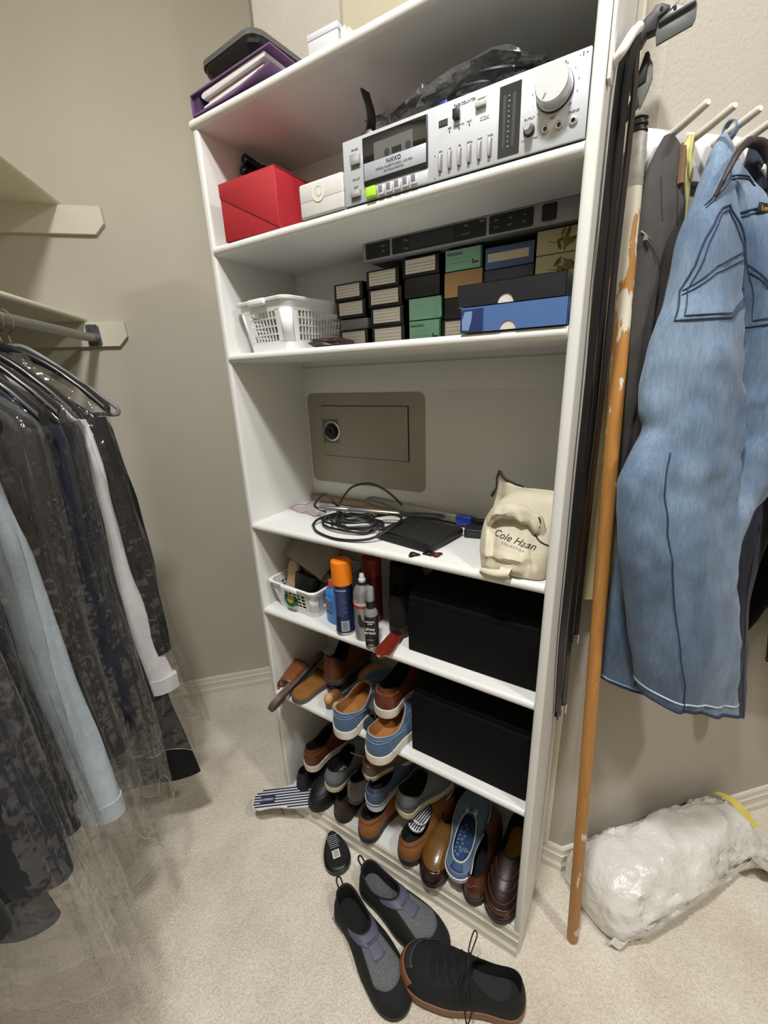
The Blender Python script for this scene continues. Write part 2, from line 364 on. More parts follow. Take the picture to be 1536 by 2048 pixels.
# white carton
t = thing('white_carton', 'small white lidded carton with papers behind it on the top shelf', 'box', (.345, .006, 2.0745), math.radians(2))
box('body', (0, 0, 0), (.066, .07, .0235), mat('white card', '#BEBDC1', .6), t, .001); box('lid', (-.0012, -.0012, .021), (.0672, .0712, .031), mat('white card', '#E4E3E6'), t, .0015)
for k, (x, hgt) in enumerate(((.070, .024), (.078, .020), (.086, .015))): prism('paper_sheet', [(x, 0), (x+.009, 0), (x+.008, hgt), (x+.004, hgt-.006), (x, hgt-.002)], .004+.003*k, .06, M_PAPER, t, 0, 'y')

# ================================================================ shelf with the cassette deck (z 1.823)
Z2 = H[1]+.0005
M_RED = mat('red card', '#A92730', .42, bump=.05, bscale=90); M_REDD = mat('red flap shade', '#8C1E26', .5)
t = thing('red_box', 'glossy red cardboard box with a slanted fold-over flap', 'box', (.066, -.002, Z2), math.radians(1.5))
box('body', (0, 0, 0), (.171, .20, .112), M_RED, t, .0015)
prism('flap', [(0, .088), (.171, .0015), (.171, .113), (0, .113)], -.0016, .0, M_RED, t, .0005, 'y')
box('lid', (-.001, -.0016, .1115), (.172, .201, .1135), M_RED, t, .0006)
tube('flap_shadow_gap', [(0, -.0006, .0872), (.171, -.0006, .0008)], .0007, M_REDD, t, 5)  # darker red line stands in for the shade under the flap edge
# two black tubes behind the red box
for k, (x, z, L_) in enumerate(((.046, .203, .17), (.042, .180, .17))):
    t = thing('umbrella', ['upper of two folded black umbrellas poking out behind the red box', 'lower of two folded black umbrellas poking out behind the red box'][k], 'umbrella', (x, .10 if k == 0 else .095, Z2+z), group='folded umbrellas behind the red box')
    t.rotation_euler = (math.radians(-9), 0, math.radians(-4))
    tube('handle', [(0, 0, 0), (0, .004, 0), (0, .05, 0), (0, .055, 0)], [.006, .0115, .0105, .009], mat('glossy black', '#050505', .12), t, 18)
    tube('canopy', [(0, .055, 0), (0, .06, 0), (0, L_-.03, 0), (0, L_, 0)], [.01, .013, .0145, .006], mat('black nylon', '#0A0A0B', .7, bump=.3, bscale=60), t, 14)
# small white box
t = thing('white_parcel', 'small white box with worn edges between the red box and the cassette deck', 'box', (.303, -.004, Z2), 0)
M_WORN = mat('worn white card', '#CBC9C6', .65, var=.04, vscale=20, bump=.15, bscale=60)
box('body', (0, 0, 0), (.110, .12, .058), M_WORN, t, .004, 3); box('lid', (-.0006, -.0006, .024), (.1106, .1206, .0595), M_WORN, t, .005, 3)
d = lathe('emblem', [(.010, 0), (.016, 0), (.016, .0004), (.010, .0004)], mat('pale yellow print', '#D6D2C0', .6), t, 26, ring=True); d.location = (.05, -.0007, .038); d.rotation_euler = (PI/2, 0, 0)
d = lathe('emblem', [(0, 0), (.006, 0), (.006, .0004), (0, .0004)], MATS['pale yellow print'], t, 20); d.location = (.052, -.0007, .038); d.rotation_euler = (PI/2, 0, 0)
# ---- cassette deck
M_SILV = mat('deck silver face', '#C3C7CC', .42, metal=.25, var=.01, vscale=3); M_SILV2 = mat('brushed button silver', '#BFC0C2', .3, metal=.7)
M_KNOB = mat('knob aluminium', '#C9CBCD', .35, metal=.5); M_INK = mat('grey print', '#7C7F86', .6); M_INKD = mat('black print', '#1B1C22', .5)
M_GLASS = mat('smoked window', '#0A0B0C', .08, coat=.6); M_CASS = mat('cassette grey', '#5C5C5C', .4); M_RED2 = mat('jack red', '#6E2A22', .5)
X0 = .4165
t = thing('cassette_deck', 'silver stereo cassette deck with large round level knob', 'cassette deck', (0, 0, 0))
zt = 1.925; zb = Z2
box('case', (X0+.004, .004, zb+.004), (.832, .245, zt-.003), mat('deck case', '#3A3A3A', .5), t, .001)
box('face_plate', (X0, -.003, zb+.0005), (.8355, .004, zt), M_SILV, t, .0008)
yf = -.003
b = box('cassette_door', (.462, yf-.0035, 1.846), (.5915, yf, 1.9185), M_BLACKP, t, .0012)
box('window', (.4645, yf-.0042, 1.879), (.590, yf-.003, 1.917), M_GLASS, b, .0003)
box('cassette', (.487, yf-.0046, 1.880), (.565, yf-.0041, 1.905), M_CASS, b); box('cassette_window', (.524, yf-.0049, 1.881), (.543, yf-.0045, 1.8895), M_DARK, b)
for x in (.514, .556):
    d = lathe('reel', [(0, 0), (.0055, 0), (.0055, .0006), (0, .0006)], mat('dark grey', '#2B2B2C', .5), b, 18); d.location = (x, yf-.0044, 1.8855); d.rotation_euler = (PI/2, 0, 0)
box('name_plate', (.4645, yf-.0046, 1.853), (.5895, yf-.003, 1.8795), mat('name plate', '#AEB2BC', .4, metal=.3), b, .0004)
text('maker_name', 'NIKKO', .0092, M_INKD, t, (.527, yf-.0049, 1.8725), sp=1.05)
text('model_line', 'STEREO CASSETTE DECK  ND-700II', .0048, M_INK, t, (.527, yf-.0049, 1.8648)); text('model_line', 'SOFT TOUCH OPERATION', .0034, M_INK, t, (.527, yf-.0049, 1.8592))
def button(x0, x1, z0, z1, m, name='button', d=.004): return box(name, (x0, yf-d, z0), (x1, yf, z1), m, t, .0007)
box('button_well', (.434, yf-.0005, 1.879), (.4545, yf, 1.9005), M_INK, t); button(.434, .454, 1.884, 1.900, M_SILV2, 'power_button', .005)
box('button_well', (.4315, yf-.0005, 1.829), (.4535, yf, 1.8445), M_INK, t); button(.432, .453, 1.834, 1.843, M_SILV2, 'eject_button', .006)
text('print', 'POWER', .0042, M_INK, t, (.443, yf-.0004, 1.9075)); text('print', 'EJECT', .0038, M_INK, t, (.443, yf-.0004, 1.8500)); text('print', 'DOLBY', .0048, M_INK, t, (.444, yf-.0004, 1.8625), sp=1.1)
box('key_panel', (.464, yf-.001, 1.8245), (.5915, yf, 1.8445), mat('key panel', '#C4C7CE', .35, metal=.4), t, .0005)
g = box('record_key', (.467, yf-.008, 1.8250), (.4885, yf, 1.8425), mat('lime tape', '#A9DE2E', .5), t, .003, 3)
for k in range(5):
    x = .4925+.0167*k; kb = button(x, x+.0125, 1.8262+.0003*k, 1.8402+.0003*k, mat('key rim', '#E2E4E8', .3, metal=.3), 'piano_key', .0055)
    box('key_pad', (x+.0016, yf-.0060, 1.8292+.0003*k), (x+.0102, yf-.005, 1.8398+.0003*k), mat('key pad', '#77747C', .4), kb, .0004)
box('counter_window', (.611, yf-.0006, 1.8945), (.6265, yf, 1.9035), M_DARK, t)
for k in range(3): box('counter_digit', (.6125+.0048*k, yf-.0009, 1.896), (.6160+.0048*k, yf-.0005, 1.902), mat('digit grey', '#3C3C3E', .5), t)
button(.6375, .648, 1.8965, 1.9095, M_BLACKP, 'reset_button', .008); button(.6735, .6905, 1.9015, 1.9085, mat('pale key', '#B9B7B4', .4), 'memory_switch', .006)
text('print', 'TAPE COUNTER', .0050, M_INK, t, (.655, yf-.0004, 1.9155)); text('print', 'RESET', .0032, M_INK, t, (.643, yf-.0004, 1.9122)); text('print', 'MEMORY', .0034, M_INK, t, (.683, yf-.0004, 1.9125))
for x in (.630, .6465, .6635): box('indicator', (x-.0008, yf-.0006, 1.8835), (x+.0008, yf, 1.8862), M_DARK, t)
for x, s_ in ((.630, 'REC'), (.6465, 'DOLBY NR'), (.6635, 'PLAY')): text('print', s_, .0032, M_INK, t, (x, yf-.0004, 1.8895))
text('print', 'dbx', .010, mat('pale print', '#B2B5B8', .5), t, (.688, yf-.0004, 1.888))
for k in range(6):
    x = .6132+.0168*k; box('slot', (x-.0018, yf-.0004, 1.8335), (x+.0046, yf, 1.8585), M_INK, t); button(x-.0022, x+.0026, 1.835, 1.8582, mat('lever', '#B4ADAF', .35, metal=.5), 'lever_switch', .005)
    text('print', ('MPX', 'NR', 'EQ', 'METAL', 'TAPE', 'TIMER')[k], .0032, M_INK, t, (x+.001, yf-.0004, 1.8622)); 
for x, z in ((.604, 1.8585), (.604, 1.8275)): box('rivet', (x-.0007, yf-.0006, z-.0007), (x+.0007, yf, z+.0007), M_DARK, t)
m_ = prism('level_meter', [(.711, 1.829), (.7435, 1.829), (.7435, 1.917), (.711, 1.917)], yf-.001, yf, mat('meter glass', '#15181C', .15), t, 0, 'y')
for x in (.717, .7315): box('meter_bar', (x, yf-.0014, 1.839), (x+.0045, yf-.0009, 1.905), mat('meter bar', '#34383C', .4), m_)
for k in range(11): box('meter_tick', (.7248, yf-.0015, 1.840+.0062*k), (.7268 if k % 3 else .7278, yf-.0009, 1.8415+.0062*k), mat('meter tick', '#8E9498', .4), m_)
k_ = lathe('level_knob', [(0, 0), (.0245, 0), (.0245, .004), (.0225, .0045), (.0225, .024), (.0215, .0255), (0, .0255)], [M_KNOB], t, 48); k_.location = (.791, yf, 1.8895); k_.rotation_euler = (PI/2, 0, 0)
k2 = lathe('knob_ring', [(.0226, 0), (.0255, 0), (.0255, .0035), (.0226, .004)], M_BLACKP, t, 48, ring=True); k2.location = (.791, yf, 1.8895); k2.rotation_euler = (PI/2, 0, 0)
box('pointer', (-.001, -.0195, .0254), (.001, -.0125, .0259), M_INK, k_).rotation_euler = (0, 0, math.radians(-32))
text('print', 'INPUT LEVEL', .0052, M_INK, t, (.792, yf-.0004, 1.9175)); text('print', '- 5 +', .006, M_INK, t, (.826, yf-.0004, 1.9195))
for k in range(11):
    a = math.radians(225-27*k); text('print', str(k), .003, M_INK, t, (.791+.0315*math.cos(a), yf-.0004, 1.8895+.0295*math.sin(a)))
k_ = lathe('output_knob', [(0, 0), (.0072, 0), (.0072, .002), (.006, .0025), (.0056, .015), (.0048, .016), (0, .016)], mat('pale knob', '#B7B4B6', .4), t, 20); k_.location = (.7575, yf, 1.8525); k_.rotation_euler = (PI/2, 0, 0)
k_ = lathe('knob_ring', [(.0062, 0), (.0082, 0), (.0082, .0025), (.0062, .003)], M_BLACKP, t, 20); k_.location = (.7575, yf, 1.8525); k_.rotation_euler = (PI/2, 0, 0)
text('print', 'OUTPUT', .0038, M_INK, t, (.757, yf-.0004, 1.8665)); text('print', 'MIN', .003, M_INK, t, (.750, yf-.0004, 1.8415)); text('print', 'MAX', .003, M_INK, t, (.767, yf-.0004, 1.8415)); text('print', 'MIC', .0042, M_INK, t, (.790, yf-.0004, 1.8585)); text('print', 'PHONES', .0036, M_INK, t, (.819, yf-.0004, 1.8585))
for x, r_ in ((.781, 1), (.800, 1), (.819, 0)):
    j = lathe('jack', [(.003, 0), (.0058, 0), (.0058, .002), (.0045, .0028), (.003, .0028)], M_SILV2, t, 24, ring=True); j.location = (x, yf, 1.847); j.rotation_euler = (PI/2, 0, 0)
    d = lathe('socket', [(0, 0), (.0046, 0), (.0046, .0012), (.0028, .0012), (.0028, .0006), (0, .0006)], M_RED2 if r_ else M_BLACKP, j, 20)
# things lying on the deck
zd = 1.9255
t = thing('wrist_watch', 'black strap watch standing on the left end of the cassette deck', 'watch', (.437, .055, zd))
strip_path('strap', [(-.004, .0, .095), (-.001, .0, .085), (.006, 0, .065), (.008, 0, .045), (.004, 0, .03)], (.004, .022, 0), .003, mat('black leather', '#171513', .5, bump=.2, bscale=80), t)
d = lathe('case', [(0, 0), (.014, 0), (.016, .003), (.016, .008), (.013, .010), (0, .010)], M_BLACKP, t, 24); d.location = (.002, 0, .016); d.rotation_euler = (PI/2, 0, .3)
tube('buckle', [(-.004, -.006, .028), (.010, -.006, .03), (.010, .008, .03), (-.004, .008, .028)], .0012, M_CHROME, t, 6, closed=True)
strip_path('strap', [(.0, 0, .014), (-.012, 0, .006), (-.014, 0, .002), (.0, 0, .0018), (.02, 0, .0018)], (.0, .02, 0), .003, MATS['black leather'], t)
M_FILM = clear_mat('thin clear film', '#E9ECEE', .35, .05, .05, .5, 22, .012)
t = thing('cable_bag', 'clear plastic bag of coiled cables lying on the cassette deck', 'bag', (.60, .09, zd))
def lump(name, hx, hy, hz, m, parent, seed, amp=.3, n=26, rows=12, sq=.7):
    rings = []
    for i in range(rows+1):
        v = -PI/2+PI*i/rows; cz = math.sin(v); cr = max(.02, math.cos(v))**sq; r = []
        for k in range(n):
            a = 2*PI*k/n; q = 1+amp*nz(math.cos(a)*1.7+seed, math.sin(a)*1.7, cz*1.7+seed)+amp*.45*nz(math.cos(a)*5+seed, math.sin(a)*5, cz*5)
            r.append(Vector((hx*cr*math.cos(a)*q, hy*cr*math.sin(a)*q, hz*(cz+1)*(.8+.3*q*.5))))
        rings.append(r)
    zm = min(p.z for r in rings for p in r)
    for r in rings:
        for p in r: p.z = max(0, p.z-zm)
    return loft(name, rings, m, parent)
lump('film', .15, .07, .036, M_FILM, t, 3.1, .5, 40, 18)
tail = [[Vector((-.10-.03*i/6, -.04+.07*k/6+.006*math.sin(i*2+k), .012+.058*i/6+.01*math.sin(k*1.7+i))) for k in range(7)] for i in range(7)]
sheet('film', tail, M_FILM, t)
cb = mat('black cable', '#0C0C0D', .4)
for k in range(5): tube('cable', [(.03*math.cos(a)*(1.5+.2*k)-.01+.02*k, .024*math.sin(a)*(1.2+.2*k), .012+.008*k+.004*math.sin(a*2)) for a in [2*PI*j/14 for j in range(14)]], .0028, cb, t, 6, 3, True)
box('cable_plug', (-.012, -.045, .012), (.004, -.028, .03), mat('blue plug', '#2340A8', .4), t, .003)
t = thing('black_cable', 'black cable looping up above the cassette deck under the top shelf', 'cable', (.62, .175, zd))
tube('cord', [(.0, .0, .07), (.015, 0, .08), (.05, .0, .098), (.09, .0, .100), (.13, .01, .088), (.16, .02, .06), (.17, .04, .0035), (.14, .08, .003), (.05, .085, .003)], .0028, cb, t, 8, 8)
tube('sleeve', [(.055, 0, .0985), (.07, 0, .1005), (.088, 0, .1002)], .0048, mat('grey sleeve', '#6F7173', .3), t, 10, 3)
tube('plug', [(-.004, 0, .066), (.004, 0, .074)], .006, M_BLACKP, t, 10)

# ================================================================ shelf with boxes (z 1.58)
Z3 = H[2]+.0005
KB = .944/.959; YBX = .165                     # box fronts stand on this line
def bx(x): return CAMPOS[0]+(x-CAMPOS[0])*KB
def bz(z): return max(Z3, CAMPOS[2]+(z-CAMPOS[2])*KB)
M_BXK = mat('black box card', '#121113', .45); M_LABEL = mat('label paper', '#D6D0C4', .7, var=.02, vscale=40); M_RULE = mat('ruled print', '#56514A', .7)
def tape_box(x0, x1, z0, z1, label, m=M_BXK, lab=True, name='tape_box', n=4, rot=0, dep=.11, group='black boxes with ruled labels'):
    x0, x1, z0, z1 = bx(x0), bx(x1), bz(z0), bz(z1); z1 = max(z1, z0+.02); w_ = x1-x0; hh = z1-z0-.0008
    t = thing(name, label, 'box', (x0, YBX, z0), math.radians(rot), group)
    box('case', (0, .002, 0), (w_, dep, hh), m, t, .0012); f = box('lid', (0, 0, .0004), (w_, .026, hh), m, t, .0018)
    if lab:
        l = box('label', (w_*.09, -.0005, hh*.18), (w_*.90, .0004, hh*.90), M_LABEL, t)
        for k in range(n): zz = hh*(.30+.17*k); box('ruled_line', (w_*.10, -.0008, zz), (w_*.89, -.0004, zz+.0005), M_RULE, l)
    return t
tape_box(.234, .322, 1.6975, 1.738, 'black box with ruled label, top of the leftmost stack by the basket')
tape_box(.240, .328, 1.657, 1.6975, 'black box with ruled label, second from top of the leftmost stack')
t = thing('plastic_case', 'flat clear grey case squeezed between black boxes of the leftmost stack', 'case', (bx(.244), YBX+.006, bz(1.629)))
box('shell', (0, 0, 0), (.084, .09, .0255), clear_mat('grey clear plastic', '#9A9A9A', .3, .1, .25), t, .003); box('insert', (.004, .003, .002), (.080, .088, .012), mat('grey insert', '#55565A', .4), t, .001)
box('insert', (.004, .003, .015), (.080, .088, .023), mat('pale insert', '#A9A8A6', .5), t, .001)
tape_box(.245, .332, 1.58, 1.629, 'black box with ruled label at the bottom of the leftmost stack', n=4)
tape_box(.335, .4255, 1.7135, 1.7545, 'black box with ruled label, top of the second stack')
tape_box(.338, .432, 1.672, 1.7135, 'black box with ruled label, second from top in the second stack')
tape_box(.343, .436, 1.6295, 1.672, 'black box whose ruled label has handwriting, third in the second stack')
tape_box(.345, .438, 1.58, 1.6295, 'black box with ruled label at the bottom of the second stack')
tape_box(.4355, .5275, 1.7255, 1.7655, 'black box with ruled label at the top of the third stack', n=3)
tape_box(.4395, .5295, 1.682, 1.7255, 'plain black box under the ruled one in the third stack', lab=False)
M_GREEN = mat('mint green card', '#7DAC95', .6, var=.05, vscale=70); M_GREEND = mat('dark green card', '#0F5B3C', .5)
def green_box(x0, x1, z0, z1, label, printed=True):
    t = tape_box(x0, x1, z0, z1, label, M_GREEND, False, 'green_box', group='mint green boxes')
    w_ = bx(x1)-bx(x0); hh = bz(z1)-bz(z0)
    box('front_label', (.001, -.0007, .0012), (w_-.004, .0004, hh-.0016), M_GREEN, t)
    if printed:
        text('title', 'MEMOREX', .0075, M_INKD, t, (w_*.26, -.0009, hh*.76)); box('printed_line', (.006, -.001, hh*.55), (w_*.66, -.0006, hh*.565), mat('green print', '#5E8F78', .6), t); box('printed_line', (.006, -.001, hh*.35), (w_*.66, -.0006, hh*.365), mat('green print', '#5E8F78', .6), t)
        box('emblem', (w_*.74, -.001, hh*.22), (w_*.78, -.0006, hh*.42), M_INKD, t); box('emblem', (w_*.79, -.001, hh*.24), (w_*.9, -.0006, hh*.32), M_INKD, t)
    return t
t = green_box(.451, .536, 1.6335, 1.681, 'crumpled plain mint green box under the plain black box', False)
prism('flap', [(.066, .002), (.084, .004), (.082, .044), (.074, .046)], -.004, -.001, M_GREEN, t, 0, 'y')
green_box(.451, .533, 1.58, 1.6335, 'printed mint green box at the bottom of the third stack')
green_box(.5425, .626, 1.7225, 1.7645, 'printed mint green box at the top of the fourth stack')
t = tape_box(.5405, .627, 1.6715, 1.7225, 'tan brown cardboard box under a mint green box', mat('tan card', '#A9875A', .7, var=.04, vscale=30), False, 'tan_box', group='plain boxes on the shelf')
tape_box(.5405, .627, 1.629, 1.6715, 'plain black box under the tan brown box', M_BXK, False, group='plain boxes on the shelf')
tape_box(.5355, .627, 1.58, 1.629, 'black box with ruled label beside the blue flat box')
M_BLUEB = mat('slate blue card', '#465D84', .5, var=.03, vscale=30); M_NAVYB = mat('dark navy card', '#2A2D42', .4)
t = tape_box(.632, .7305, 1.7145, 1.7555, 'slate blue box with a blank cream label strip', M_BLUEB, False, 'blue_box', group='plain boxes on the shelf')
box('label', (.006, -.0007, .013), (.087, .0004, .028), mat('cream strip', '#C9BFA8', .7), t)
tape_box(.630, .732, 1.655, 1.7145, 'glossy dark navy box under the slate blue box', M_NAVYB, False, 'navy_box', group='plain boxes on the shelf')
M_FLOR = mat('pale olive card', '#BDB58C', .6, var=.04, vscale=30); M_LEAF = mat('olive leaf print', '#6F6A1C', .6)
for k, (z0, z1) in enumerate(((1.724, 1.767), (1.655, 1.724))):
    t = tape_box(.7345, .832, z0, z1, ['upper of two cream boxes printed with olive leaves', 'lower of two cream boxes printed with olive leaves'][k], M_FLOR, False, 'leaf_box', group='cream boxes with leaf print')
    hh = .042 if k == 0 else .064; random.seed(5+k)
    for j in range(15):
        a = random.uniform(0, 2*PI); r = random.uniform(.002, .016); cx_ = .052+r*math.cos(a)*1.2; cz_ = hh-.021+r*math.sin(a)*.9; l_ = random.uniform(.006, .011)
        d = prism('printed_leaf', [(-l_, 0), (-l_*.3, l_*.32), (l_*.5, l_*.25), (l_, 0), (l_*.5, -l_*.25), (-l_*.3, -l_*.32)], -.0009-.00002*j, -.0004, M_LEAF if j % 3 else mat('dark leaf print', '#4C4A14', .6), t, 0, 'y'); d.location = (cx_, 0, cz_); d.rotation_euler = (0, a+random.uniform(-.5, .5), 0)
    tube('printed_stem', [(.022, -.0006, hh-.020), (.035, -.0006, hh-.024), (.052, -.0006, hh-.020)], .0005, M_LEAF, t, 4, 3)
# long flat boxes in front
def flat_box(x0, x1, z0, z1, y, m, mi, label, name):
    t = thing(name, label, 'box', (x0, y, z0)); w_ = x1-x0; hh = z1-z0; n = 10
    nx = w_*.475; r = .0135; arc = [(nx+r*math.cos(a), r*1.05*math.sin(a)) for a in [PI*k/n for k in range(n+1)]]
    prism('sleeve_front', [(0, 0)]+[(x, z) for x, z in arc[::-1]]+[(w_, 0), (w_, hh), (0, hh)], 0, .0012, m, t, 0, 'y')
    box('tray', (.001, .0014, .0004), (w_-.001, .13, hh-.001), mi, t); box('sleeve_top', (0, 0, hh-.0008), (w_, .131, hh), m, t)
    box('sleeve_side', (0, 0, 0), (.0008, .131, hh), m, t); box('sleeve_side', (w_-.0008, 0, 0), (w_, .131, hh), m, t)
    return t
M_INNER = mat('pale tray card', '#CFC9C0', .6)
t = flat_box(.6555, .8345, Z3+.001, 1.6225, -.006, mat('sky blue gloss card', '#4A699E', .25), M_INNER, 'long sky blue flat box with thumb notch, at the shelf edge', 'flat_box')
prism('printed_panel', [(.001, .001), (.042, .001), (.042, .0375), (.001, .0375)], -.0006, 0, mat('navy print', '#24355F', .25), t, 0, 'y')
prism('printed_figure', [(.004, .004), (.016, .003), (.021, .02), (.022, .034), (.008, .034), (.003, .02)], -.0010, -.0005, mat('light blue print', '#7490B8', .3), t, 0, 'y')
t = flat_box(.649, .829, 1.6235, 1.6585, -.005, mat('black gloss card', '#1B1D24', .3), M_INNER, 'long black flat box with thumb notch, on the sky blue box', 'flat_box')
# video player resting on the boxes
M_VCR = mat('player silver', '#9C9EA0', .4, metal=.3); M_VPAN = mat('player black panel', '#0B0B0C', .2)
t = thing('video_player', 'slim silver and black video player laid across the box stacks', 'video player', (.352, .146, 1.7655))
box('case', (.002, .004, .0), (.458, .122, .0365), mat('player case', '#6E6F70', .5), t, .002); box('face', (0, 0, -.0005), (.46, .006, .037), M_VCR, t, .0015)
for x0, x1 in ((.008, .072), (.078, .292), (.298, .382)): prism('black_panel', rrect(x0, .003, x1, .034, .003), -.0012, 0, M_VPAN, t, 0, 'y')
prism('display', rrect(.122, .006, .225, .030, .001), -.0018, -.001, mat('display glass', '#23262C', .15), t, 0, 'y'); prism('power_button', rrect(.397, .006, .423, .033, .003), -.0018, 0, M_VPAN, t, 0, 'y')
for k in range(3):
    for j in range(2): text('print', ('STOP', 'PLAY', 'REC', 'EJECT', 'FF', 'REW')[k*2+j], .0036, mat('player print', '#A6A8AA', .5), t, (.312+.027*k, -.0014, .024-.011*j))
text('print', 'CH', .0045, MATS['player print'], t, (.250, -.0014, .027)); text('print', 'TRACKING', .0032, MATS['player print'], t, (.250, -.0014, .013)); text('print', 'VCR', .006, MATS['player print'], t, (.284, -.0014, .029)); text('print', 'TIMER', .0034, MATS['player print'], t, (.055, -.0014, .024)); text('print', 'VCR', .0034, MATS['player print'], t, (.055, -.0014, .014)); text('print', 'POWER', .003, MATS['player print'], t, (.41, -.0006, .0035))
for z in (.025, .009): tube('arrow_mark', [(.108, -.0015, z), (.111, -.0015, z+.003), (.115, -.0015, z-.002), (.118, -.0015, z+.001)], .0005, MATS['player print'], t, 5)
# ---- slotted plastic baskets
M_BASK = mat('white basket plastic', '#E9E9E9', .35)
def basket(name, label, loc, rz, LX, LY, HT, slot_cols, parts=None, flare=.88):
    """open basket: corner and rim panels are solid, the walls between are grids of bars"""
    t = thing(name, label, 'basket', loc, rz); n = 6
    def ring(f, z, g=0): return [Vector((x, y, z)) for x, y in rrect(-LX/2*f-g, -LY/2*f-g, LX/2*f+g, LY/2*f+g, .022*f, n)]
    def rows(z0, z1, name_): 
        f0 = flare+(1-flare)*z0/HT; f1 = flare+(1-flare)*z1/HT
        return loft(name_, [ring(f0, z0), ring(f1, z1), ring(f1, z1, -.0022), ring(f0, z0, -.0022), ring(f0, z0)], M_BASK, t, False, False)
    loft('base', [ring(flare, 0), ring(flare+.002, .003), ring(flare+.002, .003, -.003)], M_BASK, t)
    rows(0, .024, 'lower_wall'); rows(HT*.80, HT, 'upper_wall')
    rim = [ring(1, HT, -.002), ring(1, HT-.001, .0055), ring(1, HT+.004, .0065), ring(1, HT+.0065, .003), ring(1, HT+.004, -.002)]
    loft('rim', rim+[rim[0]], M_BASK, t, False, False)
    z0, z1 = .022, HT*.82; f0 = flare+(1-flare)*z0/HT; f1 = flare+(1-flare)*z1/HT
    def side(p0, p1, cols, solid):
        d = (Vector(p1)-Vector(p0)); L_ = d.length; d /= L_; nrm = Vector((d.y, -d.x, 0))
        vs = []; fs = []
        def quad(u0, u1, v0, v1):
            def P(u, v, off):
                f = f0+(f1-f0)*v; c = (Vector(p0)+d*(u*L_)); z = z0+(z1-z0)*v
                return Vector((c.x*f, c.y*f, z))-nrm*off
            i = len(vs); vs.extend([P(u0, v0, 0), P(u1, v0, 0), P(u1, v1, 0), P(u0, v1, 0), P(u0, v0, .0022), P(u1, v0, .0022), P(u1, v1, .0022), P(u0, v1, .0022)])
            for q in ((0,1,2,3), (7,6,5,4), (0,4,5,1), (1,5,6,2), (2,6,7,3), (3,7,4,0)): fs.append(tuple(i+j for j in q))
        m0 = solid; quad(0, m0, 0, 1); quad(1-m0, 1, 0, 1)
        bw = .0024/L_
        for k in range(1, cols): u = m0+(1-2*m0)*k/cols; quad(u-bw/2, u+bw/2, 0, 1)
        for k in range(1, 4): v = k/4; quad(m0, 1-m0, v-.022, v+.022)
        raw('lattice_wall', vs, fs, M_BASK, t, False)
    hx, hy = LX/2, LY/2; r = .022
    side((-hx+r, -hy, 0), (hx-r, -hy, 0), slot_cols[0], .13); side((hx, -hy+r, 0), (hx, hy-r, 0), slot_cols[1], .10); side((hx-r, hy, 0), (-hx+r, hy, 0), slot_cols[0], .13); side((-hx, hy-r, 0), (-hx, -hy+r, 0), slot_cols[1], .10)
    rows2 = []
    # solid rounded corners
    for sx, sy in ((1, 1), (-1, 1), (-1, -1), (1, -1)):
        pts0 = []; 
        for k in range(7):
            a = {(1,1):0, (-1,1):90, (-1,-1):180, (1,-1):270}[(sx, sy)]+90*k/6; a = math.radians(a); pts0.append((sx*(hx-r)+r*math.cos(a), sy*(hy-r)+r*math.sin(a)))
        g = [[Vector((x*f, y*f, z)) for x, y in pts0] for f, z in ((f0, z0), (f1, z1))]
        sheet('corner', g, M_BASK, t, .0022)
    # pull tab on the short front side
    box('grip_tab', (-LX*.17, -hy-.012, HT-.008), (LX*.17, -hy+.001, HT+.0065), M_BASK, t, .004, 3)
    return t
t = basket('plastic_basket', 'white slotted plastic basket on the shelf beside the stacked boxes', (.122, .132, Z3), math.radians(0), .186, .232, .112, (8, 13), flare=.84)
t.rotation_euler = (0, 0, math.radians(-6)); t.location = (.138, .136, Z3)
t = thing('leather_case', 'small dark brown leather pouch beside the white basket', 'pouch', (.285, .09, Z3), math.radians(10))
lump('body', .05, .05, .013, mat('dark brown leather', '#33221D', .5, bump=.3, bscale=60), t, 5.5, .25); box('flap', (-.03, -.045, .018), (.03, .02, .021), MATS['dark brown leather'], t, .001)
# ================================================================ shelf under the safe (z 1.117)
Z4 = H[3]+.0005
t = thing('wooden_dowel', 'plain brown wooden dowel lying along the back of the shelf', 'dowel')
tube('rod', [(.026, .262, Z4+.013), (.032, .262, Z4+.013), (.59, .264, Z4+.013), (.597, .264, Z4+.013)], [.010, .0128, .0128, .010], mat('old brown wood', '#7E6A50', .6, var=.12, vscale=25, stretch=(1, 14, 14)), t, 16)
t = thing('machete', 'long grey flat machete with a blue and black handle on the dowel', 'machete', (0, 0, 0))
n_ = 12; up = []
grid = []
for i in range(n_+1):
    u = i/n_; x = .262+.30*u; z = Z4+.041-.020*u; w_ = .011*(1-.1*u)*(math.sin(min(1, u*6+.25)*PI/2))
    grid.append([Vector((x, .240-.008, z-w_)), Vector((x, .240+.004, z+w_*.2)), Vector((x, .246, z+w_))])
sheet('blade', grid, mat('dull steel', '#85837C', .45, metal=.4), t, .0016)
box('handle', (.556, .229, Z4+.005), (.60, .247, Z4+.033), mat('blue plastic', '#23389A', .4), t, .005, 3); box('grip', (.598, .231, Z4+.004), (.66, .247, Z4+.029), M_BLACKP, t, .005, 3)
t = thing('adapter_block', 'small black power adapter block beside the canvas bag', 'adapter', (.605, .165, Z4), math.radians(12))
box('body', (0, 0, 0), (.05, .045, .022), M_BLACKP, t, .003, 3); box('label', (.01, -.0004, .005), (.04, .0002, .016), mat('dark label', '#2A2A2C', .5), t)
